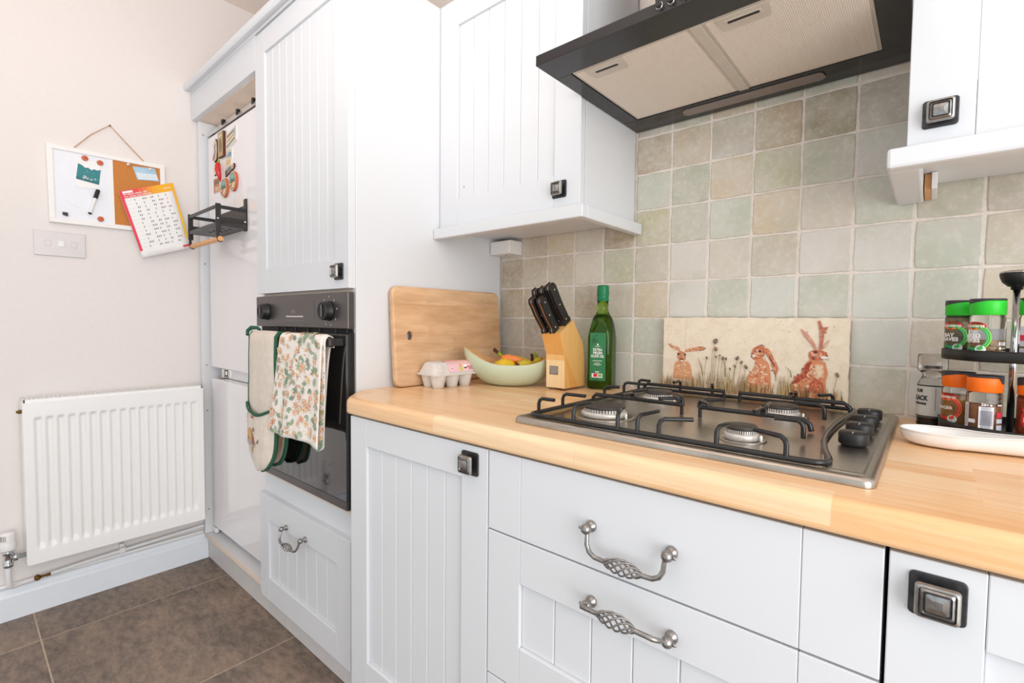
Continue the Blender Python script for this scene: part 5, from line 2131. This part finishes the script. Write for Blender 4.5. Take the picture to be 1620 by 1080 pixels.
m.lathe([(.006, -.002), (.009, 0), (.0098, .004), (.009, .012), (.005, .0155)], 16, (-1.226, -1.113, .130), Matrix(((0, 0, 1), (0, 1, 0), (-1, 0, 0))))
m.build('body', MT['brass'], dc)
m = MB()
m.lathe([(.0048, 0), (.0052, .008), (.004, .010), (.004, .014), (.0055, .0145), (.0055, .026)], 12, (-1.217, -1.105, .132), AX)
m.build('spout', MT['brass'], dc)

# switch plate
sw = thing('switch_plate', 'pale metal three-gang switch plate on the left wall below the notice board', 'light switch', (-1.249, -1.02, 1.29))
WF = lambda u, v, w: Vector((XL + w, u, v))         # on the left wall: u = y, v = z, w out of the wall
m = MB()
m.prism([(-1.0945, 1.285), (-.955, 1.285), (-.955, 1.373), (-1.0945, 1.373)], .0005, .006, WF, bev=.0015)
m.build('plate', MT['plate'], sw)
for k, y in enumerate((-1.058, -1.0225, -.987)):
    m = MB()
    m.prism([(y - .0085, 1.3195), (y + .0085, 1.3195), (y + .0085, 1.3405), (y - .0085, 1.3405)], .006, .0095 if k == 1 else .0075, WF, bev=.001)
    m.build('rocker', MT['plastic'] if k == 1 else MT['plate'], sw)

# notice board: whiteboard half, cork half
nb_ = thing('notice_board', 'white-framed board, half whiteboard and half cork, hung on a cord', 'notice board', (-1.245, -.876, 1.40))
BT = math.radians(.8)


def BF(u, v, w):     # board-plane coordinates: u along the wall from the left edge, v from the bottom edge
    c, s = math.cos(BT), math.sin(BT)
    return Vector((XL + .002 + w, -1.0525 + u * c - v * s, 1.4055 + u * s + v * c))


BW, BH, fr_ = .354, .279, .0165
m = MB()
for a0, a1, b0, b1 in ((0, BW, 0, fr_), (0, BW, BH - fr_, BH), (0, fr_, fr_, BH - fr_), (BW - fr_, BW, fr_, BH - fr_), (.176, .1865, fr_, BH - fr_)):
    m.prism([(a0, b0), (a1, b0), (a1, b1), (a0, b1)], 0, .014 if a0 != .176 else .011, BF, bev=.0012)
m.build('frame', MT['frame'], nb_)
m = MB()
m.prism([(fr_ - .001, fr_ - .001), (.177, fr_ - .001), (.177, BH - fr_ + .001), (fr_ - .001, BH - fr_ + .001)], .001, .008, BF)
m.build('whiteboard', MT['whiteboard'], nb_)
m = MB()
m.prism([(.186, fr_ - .001), (BW - fr_ + .001, fr_ - .001), (BW - fr_ + .001, BH - fr_ + .001), (.186, BH - fr_ + .001)], .001, .008, BF)
m.build('cork_panel', MT['cork'], nb_)
m = MB()
m.tube([BF(.072, BH - .003, .006), BF(.125, BH + .062, .007), Vector((XL + .009, -.8755, 1.8005)), BF(.235, BH + .055, .007), BF(.290, BH - .003, .006)], .0016, 6)
for (a, b) in ((.118, .054), (.232, .058)):
    p = BF(a, BH + b, .0065)
    m.lathe([(.0005, -.002), (.0022, 0), (.0005, .002)], 8, p)
m.build('cord', MT['twine'], nb_)
m = MB()
m.lathe([(.0012, 0), (.0012, .012), (.003, .0125), (.003, .0145)], 8, (XL, -.8755, 1.7985), Matrix(((0, 0, 1), (0, 1, 0), (-1, 0, 0))))
m.build('nail', MT['brass'], nb_)
pr = Print(lambda u, v, w: BF(u, v, .008 + w), .0002)
pr.stroke([(.055, .075), (.065, .068), (.072, .070), (.080, .060)], .001, '#cfd0d8')
pr.stroke([(.050, .085), (.056, .08)], .001, '#d3d3da')
pr.build('faint_marks', MT['print'], nb_)

ph = MB()
PW = lambda u, v, w: BF(u, v, .0085 + w)
ph.prism([(.0735, .139), (.1425, .141), (.1525, .238), (.083, .246)], 0, .0012, PW)
ph_ = thing('photo', 'instant photo with a teal picture held by two magnets on the whiteboard', 'photo', tuple(BF(.11, .19, .009)))
ph.build('print_paper', MT['paper'], ph_)
pr = Print(lambda u, v, w: PW(u, v, .0012 + w), .0002)
pr.poly([(.077, .168), (.1425, .158), (.1495, .216), (.1395, .211), (.130, .214), (.122, .209), (.113, .216), (.104, .214), (.096, .222), (.0845, .226)], '#2f8288')
pr.poly([(.077, .168), (.1425, .158), (.1437, .168), (.0782, .178)], '#2a7076')
for k in range(24):
    pr.ell(random.uniform(.096, .135), random.uniform(.172, .184), random.uniform(.001, .003), random.uniform(.001, .0025), random.choice(['#e8e2dc', '#b9c4c2', '#6a8f92', '#f2ede8']), 0, 7)
for k in range(8):
    pr.stroke([(.10 + .004 * k, .196 + .001 * (k % 3)), (.104 + .004 * k, .197)], .0006, '#5fa7a8')
pr.stroke([(.108, .205), (.112, .202), (.111, .197)], .0012, '#8fc0bd')
pr.build('picture', MT['print'], ph_)
XM = Matrix(((0, 0, 1), (0, 1, 0), (-1, 0, 0)))
for (u, v), lab in (((.1045, .2485), 'round terracotta magnet at the top left of the instant photo'), ((.148, .2415), 'round terracotta magnet at the top right of the instant photo'), ((.143, .0305), 'round terracotta magnet alone at the bottom of the whiteboard')):
    p = BF(u, v, .0102)
    t = thing('magnet', lab, 'magnet', tuple(p), 'terracotta magnets on the whiteboard')
    m = MB()
    m.lathe([(.0092, 0), (.0098, .001), (.0095, .0035), (.007, .0048), (.0005, .005)], 20, p, XM)
    m.build('disc', MT['terracotta'], t)
    m = MB()
    m.tube([p + Vector((.0052, -.003, -.002)), p + Vector((.0054, 0, .003)), p + Vector((.0052, .004, -.001))], .0006, 5)
    m.build('raised_motif', MT['rim'], t)
m = MB()
mk = thing('marker_pen', 'white marker pen with black cap stuck on the whiteboard', 'pen', tuple(BF(.12, .08, .012)))
a, b = BF(.1385, .138, .0165), BF(.1105, .043, .0165)
d_ = (b - a)
m.tube([a + d_ * .34, a + d_ * .94], .0052, 12)
m.build('barrel', MT['plastic'], mk)
MB().tube([a, a + d_ * .03, a + d_ * .35], [.0055, .0068, .0068], 12).build('cap', MT['black'], mk)
MB().tube([a + d_ * .94, a + d_ * .955, a + d_], [.0058, .0058, .0035], 12).build('end_plug', MT['black'], mk)
m = MB()
m.prism([(.036, .030), (.050, .026), (.050, .039), (.036, .040)], 0, .008, PW, bev=.001)
tag(m.build('magnet_clip', MT['blacksatin']), 'small black magnet block at the lower left of the whiteboard', 'magnet')
for (u, v), lab in (((.2325, .255), 'white push pin at the top left of the cork, holding nothing'), ((.3035, .2525), 'white push pin holding the blue card on the cork')):
    p = BF(u, v, .0095)
    t = thing('push_pin', lab, 'push pin', tuple(p), 'push pins on the cork')
    MB().lathe([(.0042, .0), (.0045, .001), (.003, .003), (.0028, .008), (.0045, .0095), (.0045, .011), (.0005, .0115)], 14, p, XM).build('head', MT['plastic'], t)
    MB().lathe([(.0007, -.006), (.0007, .0)], 6, p, XM).build('needle', MT['steel'], t)
cdp = thing('card', 'pale blue printed card pinned on the cork half of the board', 'card', tuple(BF(.285, .23, .009)))
m = MB()
m.prism([(.262, .203), (.334, .2115), (.320, .2595), (.2475, .2525)], 0, .0012, PW)
m.build('sheet', MT['paper'], cdp)
pr = Print(lambda u, v, w: PW(u, v, .0012 + w), .0002)
pr.poly([(.262, .203), (.334, .2115), (.320, .2595), (.2475, .2525)], '#a9cbe0')
pr.poly([(.265, .207), (.330, .2145), (.3235, .2365), (.2575, .2315)], '#e4edf3')
for k in range(4):
    pr.stroke([(.266 - .0018 * k, .213 + .005 * k), (.322 - .0018 * k, .2195 + .005 * k)], .0008, '#b9c4cc')
for k in range(2):
    pr.stroke([(.258 - .0025 * k, .238 + .006 * k), (.292 - .0025 * k, .2415 + .006 * k)], .0012, '#dcebf3')
pr.build('print', MT['print'], cdp)

# collection calendar hanging askew in front of the cork
cal = thing('calendar', 'red and yellow bin collection calendar hanging askew in front of the board', 'calendar', (-1.22, -.74, 1.30))
cTL, cTR, cBR, cBL = Vector((-1.2265, -.8565, 1.5515)), Vector((-1.2265, -.678, 1.6235)), Vector((-1.211, -.6205, 1.3615)), Vector((-1.211, -.788, 1.3015))


def CF(u, v, w):   # u 0..1 left-right, v 0..1 top-bottom
    p = cTL.lerp(cTR, u).lerp(cBL.lerp(cBR, u), v)
    return p + Vector((w + .006 * v * (1 - v), 0, 0))


m = MB()
m.grid(lambda u, v: CF(u, 1 - v, 0), 6, 16, thick=.0025)
m.build('sheets', MT['paper'], cal)
pr = Print(CF, .0005)
NS = 12
for k in range(NS):
    f0, f1 = k / NS, (k + 1) / NS
    pr.k = 1
    fm = (f0 + f1) / 2
    col = mixc('#e83a50', '#f6b323', smooth_((fm - .2) / .55))
    pr.poly([(f0, 0), (f1, 0), (f1, .115), (f0, .115)], col)
for k in range(14):
    f0, f1 = .1 + .86 * k / 14, .1 + .86 * (k + 1) / 14
    pr.k = 1
    if f1 < .93:
        pr.poly([(0, f0), (.052, f0), (.052, f1), (0, f1)], '#ea3c55')
    if f1 < .87:
        pr.poly([(.955, f0), (1, f0), (1, f1), (.955, f1)], mixc('#f4b028', '#f9cf1d', k / 14))
pr.k = 2
pr.poly([(.055, .012), (.235, .012), (.235, .045), (.055, .045)], '#f7f2f0')
pr.poly([(.85, .935), (.99, .935), (.99, .965), (.85, .965)], '#e43c50')
rnd = random.Random(4)
rowsn = 14
pat = ['1.2.1..3', '1.1.1..3.1', '2.1.3.1', '2.1.3.1', '2.1.3.1..2', '1.3.1.2', '1.3.1.2', '1.3.1.2.1', '3.1.2.1', '3.1.2.1.3', '1.2.2.3', '1.2.1.3', '1.2.1.3']
for r in range(13):
    v = .155 + .058 * r
    pr.stroke([(.09, v), (.17, v)], .004, '#d8d2d2')
    for cpos in (.22 + .008 * (r % 3), .37 + .004 * r % .05, .52 + .01 * (r % 4), .66, .80 + .01 * (r % 2)):
        q = rnd.choice([1, 1, 2, 3, 3, 0]) if cpos > .7 else rnd.choice([1, 1, 2, 3])
        for k in range(q):
            cx = cpos + .033 * k
            cc = '#53516a' if q > 1 else rnd.choice(['#4d6a5c', '#6e7f5a'])
            if rnd.random() < .03:
                cc = '#d8743a'
            pr.poly([(cx - .007, v - .012), (cx + .009, v - .012), (cx + .006, v + .012), (cx - .005, v + .012)], cc)
for k in range(3):
    pr.stroke([(.08, .93 + .014 * k), (.7, .93 + .014 * k)], .003, '#e3dedd')
pr.build('calendar_print', MT['print'], cal)
cw, ch = (cTR - cTL).length, (cBL - cTL).length
CT = lambda u, v, w: CF(u / cw, -v / ch, w + .0009)
lettering('Bin collection calendar - 2023', .0085, CT, MT['ink_white'], cal, at=(.0115, -.063 * ch), align='LEFT', bold=.0002, squeeze=.8)
lettering('Your collection day is Wednesday', .0085, CT, MT['ink_white'], cal, at=(.0115, -.095 * ch), align='LEFT', bold=.0002, squeeze=.8)
pr = Print(CF, .0012)
for k in range(7):
    pr.poly([(.79 + .021 * k, .048 + .006 * (k % 2)), (.806 + .021 * k, .048 + .006 * (k % 2)), (.806 + .021 * k, .074), (.79 + .021 * k, .074)], '#f9dba0')
pr.build('faded_heading', MT['print'], cal, kind='stuff')

# ---------------------------------------------------------------- magnets and shelf on the fridge
FF = lambda u, v, w: Vector((u, FY - w - .0002, v))


def flat_magnet(name, label, poly, thick, col, prints=None, rim=None):
    cx = sum(p[0] for p in poly) / len(poly)
    t = thing(name, label, 'fridge magnet', (cx, FY, min(p[1] for p in poly)), 'souvenir magnets on the fridge')
    m = MB()
    m.prism(poly, 0, thick, FF, bev=min(.001, thick * .3))
    m.build('plate', rim or MT['rim'], t)
    pr = Print(lambda u, v, w: FF(u, v, thick + w), .0002)
    pr.poly([(cx + (x - cx) * .93, y + (sum(p[1] for p in poly) / len(poly) - y) * .05) for x, y in poly], col)
    for f in prints or []:
        f(pr)
    pr.build('picture', MT['print'], t)
    return t


def around(cx, cz, pts):
    return [(cx + x, cz + z) for x, z in pts]


x, z = -1.103, 1.757
flat_magnet('fridge_magnet', 'curved bow-shaped brown magnet at the left of the fridge magnets', around(x, z, [(-.028, -.018), (-.004, -.046), (.022, -.036), (.030, .0), (.026, .034), (.010, .048), (-.018, .030), (-.006, .004)]), .007, '#cdbfae',
            [lambda p: p.stroke(around(x, z, [(-.010, -.02), (.008, -.008), (.0, .012), (.012, .024)]), .007, '#5d3a2a'), lambda p: p.leaf(x - .03, z - .034, .045, .005, .3, '#b5562f')])
x, z = -1.028, 1.766
flat_magnet('fridge_magnet', 'tall rectangular sepia magnet in the top row of fridge magnets', around(x, z, [(-.030, -.048), (.028, -.050), (.030, .050), (-.028, .050)]), .010, '#b9a079',
            [lambda p: p.ell(x, z - .005, .016, .030, '#8a6f4c', .1), lambda p: p.rect(x - .018, z + .030, x + .016, z + .041, '#d8c6a2'), lambda p: p.ell(x, z - .036, .014, .007, '#c98f5a')])
x, z = -.933, 1.771
flat_magnet('fridge_magnet', 'slanted postcard magnet with striped picture, top right of the fridge magnets', around(x, z, [(-.055, -.042), (.055, -.018), (.057, .040), (-.050, .022)]), .004, '#d9cdbb',
            [lambda p: p.stroke(around(x, z, [(-.040, .012), (.040, .026)]), .008, '#8c7a5f'), lambda p: p.stroke(around(x, z, [(-.042, -.006), (.040, .010)]), .006, '#c79a62'), lambda p: p.stroke(around(x, z, [(-.046, -.026), (.040, -.006)]), .006, '#6f7460'), lambda p: p.rect(x + .026, z + .004, x + .043, z + .026, '#a9b7b2')], MT['paper'])
x, z = -.962, 1.702
flat_magnet('fridge_magnet', 'cut-out hill and lake magnet under the postcard magnet', around(x, z, [(-.036, -.036), (.022, -.036), (.036, -.006), (.038, .028), (.0, .036), (-.026, .010)]), .004, '#d9cfae',
            [lambda p: p.poly(around(x, z, [(-.026, .004), (.034, .0), (.034, .014), (.008, .022), (-.010, .010)]), '#7f9bb0'), lambda p: p.poly(around(x, z, [(-.018, -.028), (.020, -.030), (.026, -.012), (-.022, -.010)]), '#e0b87c')], MT['paper'])
flat_magnet('fridge_magnet', 'cream shield-shaped magnet left of the red chilli', around(-1.100, 1.680, [(-.028, .012), (-.016, -.022), (.012, -.014), (.030, .014), (.026, .024), (-.020, .022)]), .005, '#e8d7bd', None, MT['rim'])
x, z = -.944, 1.652
flat_magnet('fridge_magnet', 'small oblong badge magnet right of the red chilli', around(x, z, [(-.050, -.020), (.030, -.004), (.046, .006), (.040, .017), (-.048, .004)]), .006, '#7d8478',
            [lambda p: p.ell(x + .030, z + .006, .012, .008, '#e7e2dc'), lambda p: p.ell(x + .030, z + .006, .007, .005, '#c2443c'), lambda p: p.rect(x - .046, z - .014, x - .030, z + .001, '#4a3f3b')])
x, z = -1.094, 1.617
flat_magnet('fridge_magnet', 'square terracotta picture magnet at the lower left of the fridge magnets', around(x, z, [(-.036, -.030), (.036, -.030), (.036, .030), (-.036, .030)]), .004, '#c98864',
            [lambda p: p.rect(x - .033, z + .002, x + .033, z + .022, '#8d6a52'), lambda p: p.rect(x - .016, z - .024, x + .022, z - .008, '#e0b49a')], MT['paper'])
for (u, v), lab in (((-1.003, 1.590), 'round wooden souvenir magnet with mountain picture, lower of the two'), ((-.909, 1.600), 'round wooden souvenir magnet with mountain picture, upper of the two')):
    n_ = 26
    poly = [(u + .037 * math.cos(2 * PI * k / n_), v + .038 * math.sin(2 * PI * k / n_)) for k in range(n_)]
    flat_magnet('fridge_magnet', lab, poly, .010, '#e2d3ad',
                [lambda p, u=u, v=v: p.ell(u, v, .031, .032, '#3f4a44', 0, 22), lambda p, u=u, v=v: p.ell(u, v, .028, .029, '#8fb3a4', 0, 22),
                 lambda p, u=u, v=v: p.poly([(u - .027, v - .006), (u - .008, v + .014), (u + .006, v + .004), (u + .018, v + .012), (u + .027, v - .006)], '#56695c'),
                 lambda p, u=u, v=v: p.poly([(u - .027, v - .006), (u + .027, v - .006), (u + .014, v - .026), (u - .014, v - .026)], '#e6d3a2'),
                 lambda p, u=u, v=v: p.poly([(u - .022, v - .018), (u + .002, v), (u + .008, v - .004), (u - .010, v - .025)], '#c9503a')], MT['terracotta'])
CX, CZ = -1.039, 1.665
t = thing('fridge_magnet', 'red chilli pepper magnet with green stalk in the middle of the fridge magnets', 'fridge magnet', (CX, FY, 1.62), 'souvenir magnets on the fridge')
MB().tube([(CX - .002, FY - .014, CZ + .030), (CX - .002, FY - .016, CZ + .020), (CX + .002, FY - .018, CZ), (CX + .004, FY - .014, CZ - .022), (CX + .002, FY - .010, CZ - .038), (CX, FY - .008, CZ - .045)], [.006, .0105, .0115, .0085, .004, .001], 12).build('body', MT['red'], t)
MB().tube([(CX - .002, FY - .013, CZ + .026), (CX - .002, FY - .013, CZ + .034), (CX - .004, FY - .012, CZ + .046)], [.0075, .005, .003], 8).build('stalk', MT['stemgreen'], t)

sh = thing('magnetic_shelf', 'black magnetic shelf with rail and wooden roll bar on the fridge side', 'shelf', (-.94, -.60, 1.37))
SX0, SX1, SY = -1.095, -.79, -.658
m = MB()
m.box(SX0, SX1, FY - .0035, FY - .0005, 1.400, 1.492, .0008)
m.box(SX1 - .022, SX1, FY - .006, FY - .0005, 1.395, 1.515, .001)
m.box(SX0, SX0 + .022, FY - .006, FY - .0005, 1.395, 1.515, .001)
m.build('back_plate', MT['blacksatin'], sh)
m = MB()
for k in range(7):       # tray with slots
    xa = SX0 + (SX1 - SX0) * k / 7
    xb = SX0 + (SX1 - SX0) * (k + 1) / 7
    if k in (2, 3, 4, 5):
        m.box(xa, xb - .018, SY, FY - .004, 1.4005, 1.4025)
        m.box(xb - .018, xb, SY, SY + .030, 1.4005, 1.4025)
        m.box(xb - .018, xb, SY + .042, SY + .056, 1.4005, 1.4025)
        m.box(xb - .018, xb, SY + .068, FY - .004, 1.4005, 1.4025)
    else:
        m.box(xa, xb, SY, FY - .004, 1.4005, 1.4025)
m.box(SX0, SX1, SY - .001, SY + .001, 1.398, 1.413, .0005)
m.build('tray', MT['blacksatin'], sh)
m = MB()
m.tube([(SX1 - .003, FY - .004, 1.482), (SX1 - .003, SY, 1.458), (SX0 + .003, SY, 1.458), (SX0 + .003, FY - .004, 1.482)], .0001, 4)
for a_, b_ in (((SX1 - .0015, FY - .004), (SX1 - .0015, SY)), ((SX1, SY), (SX0, SY)), ((SX0 + .0015, SY), (SX0 + .0015, FY - .004))):
    if a_[0] == b_[0]:
        m.box(a_[0] - .0015, a_[0] + .0015, min(a_[1], b_[1]), max(a_[1], b_[1]), 1.462, 1.475, .0005)
    else:
        m.box(min(a_[0], b_[0]), max(a_[0], b_[0]), SY - .0015, SY + .0015, 1.462, 1.475, .0005)
m.box(SX1 - .003, SX1, SY, FY - .004, 1.418, 1.434, .0005)
m.box(SX0, SX0 + .003, SY, FY - .004, 1.418, 1.434, .0005)
m.build('rail', MT['blacksatin'], sh)
for sx in (SX0, SX1):
    m = MB()
    q = -.002 if sx == SX0 else .002
    m.box(min(sx, sx + q), max(sx, sx + q), SY - .004, SY + .014, 1.378, 1.480, .0005)
    m.box(min(sx, sx + q), max(sx, sx + q), SY - .002, SY + .008, 1.352, 1.380, .0005)
    m.tube([(sx, SY + .002, 1.356), (sx, SY + .003, 1.347), (sx, SY + .010, 1.343), (sx, SY + .018, 1.346)], .0022, 6)
    m.build('bracket', MT['blacksatin'], sh)
m = MB()
for sx in (SX1 + .0018,):
    for y, z in ((SY + .004, 1.426), (FY - .010, 1.426)):
        m.lathe([(.0042, 0), (.0042, .002), (.002, .003)], 12, (sx, y, z), XM)
m.build('screw', MT['chrome'], sh)
MB().tube([(SX0 - .004, SY + .010, 1.3535), (SX1 + .006, SY + .010, 1.3535)], .0092, 16).build('roll_bar', MT['dowel'], sh)
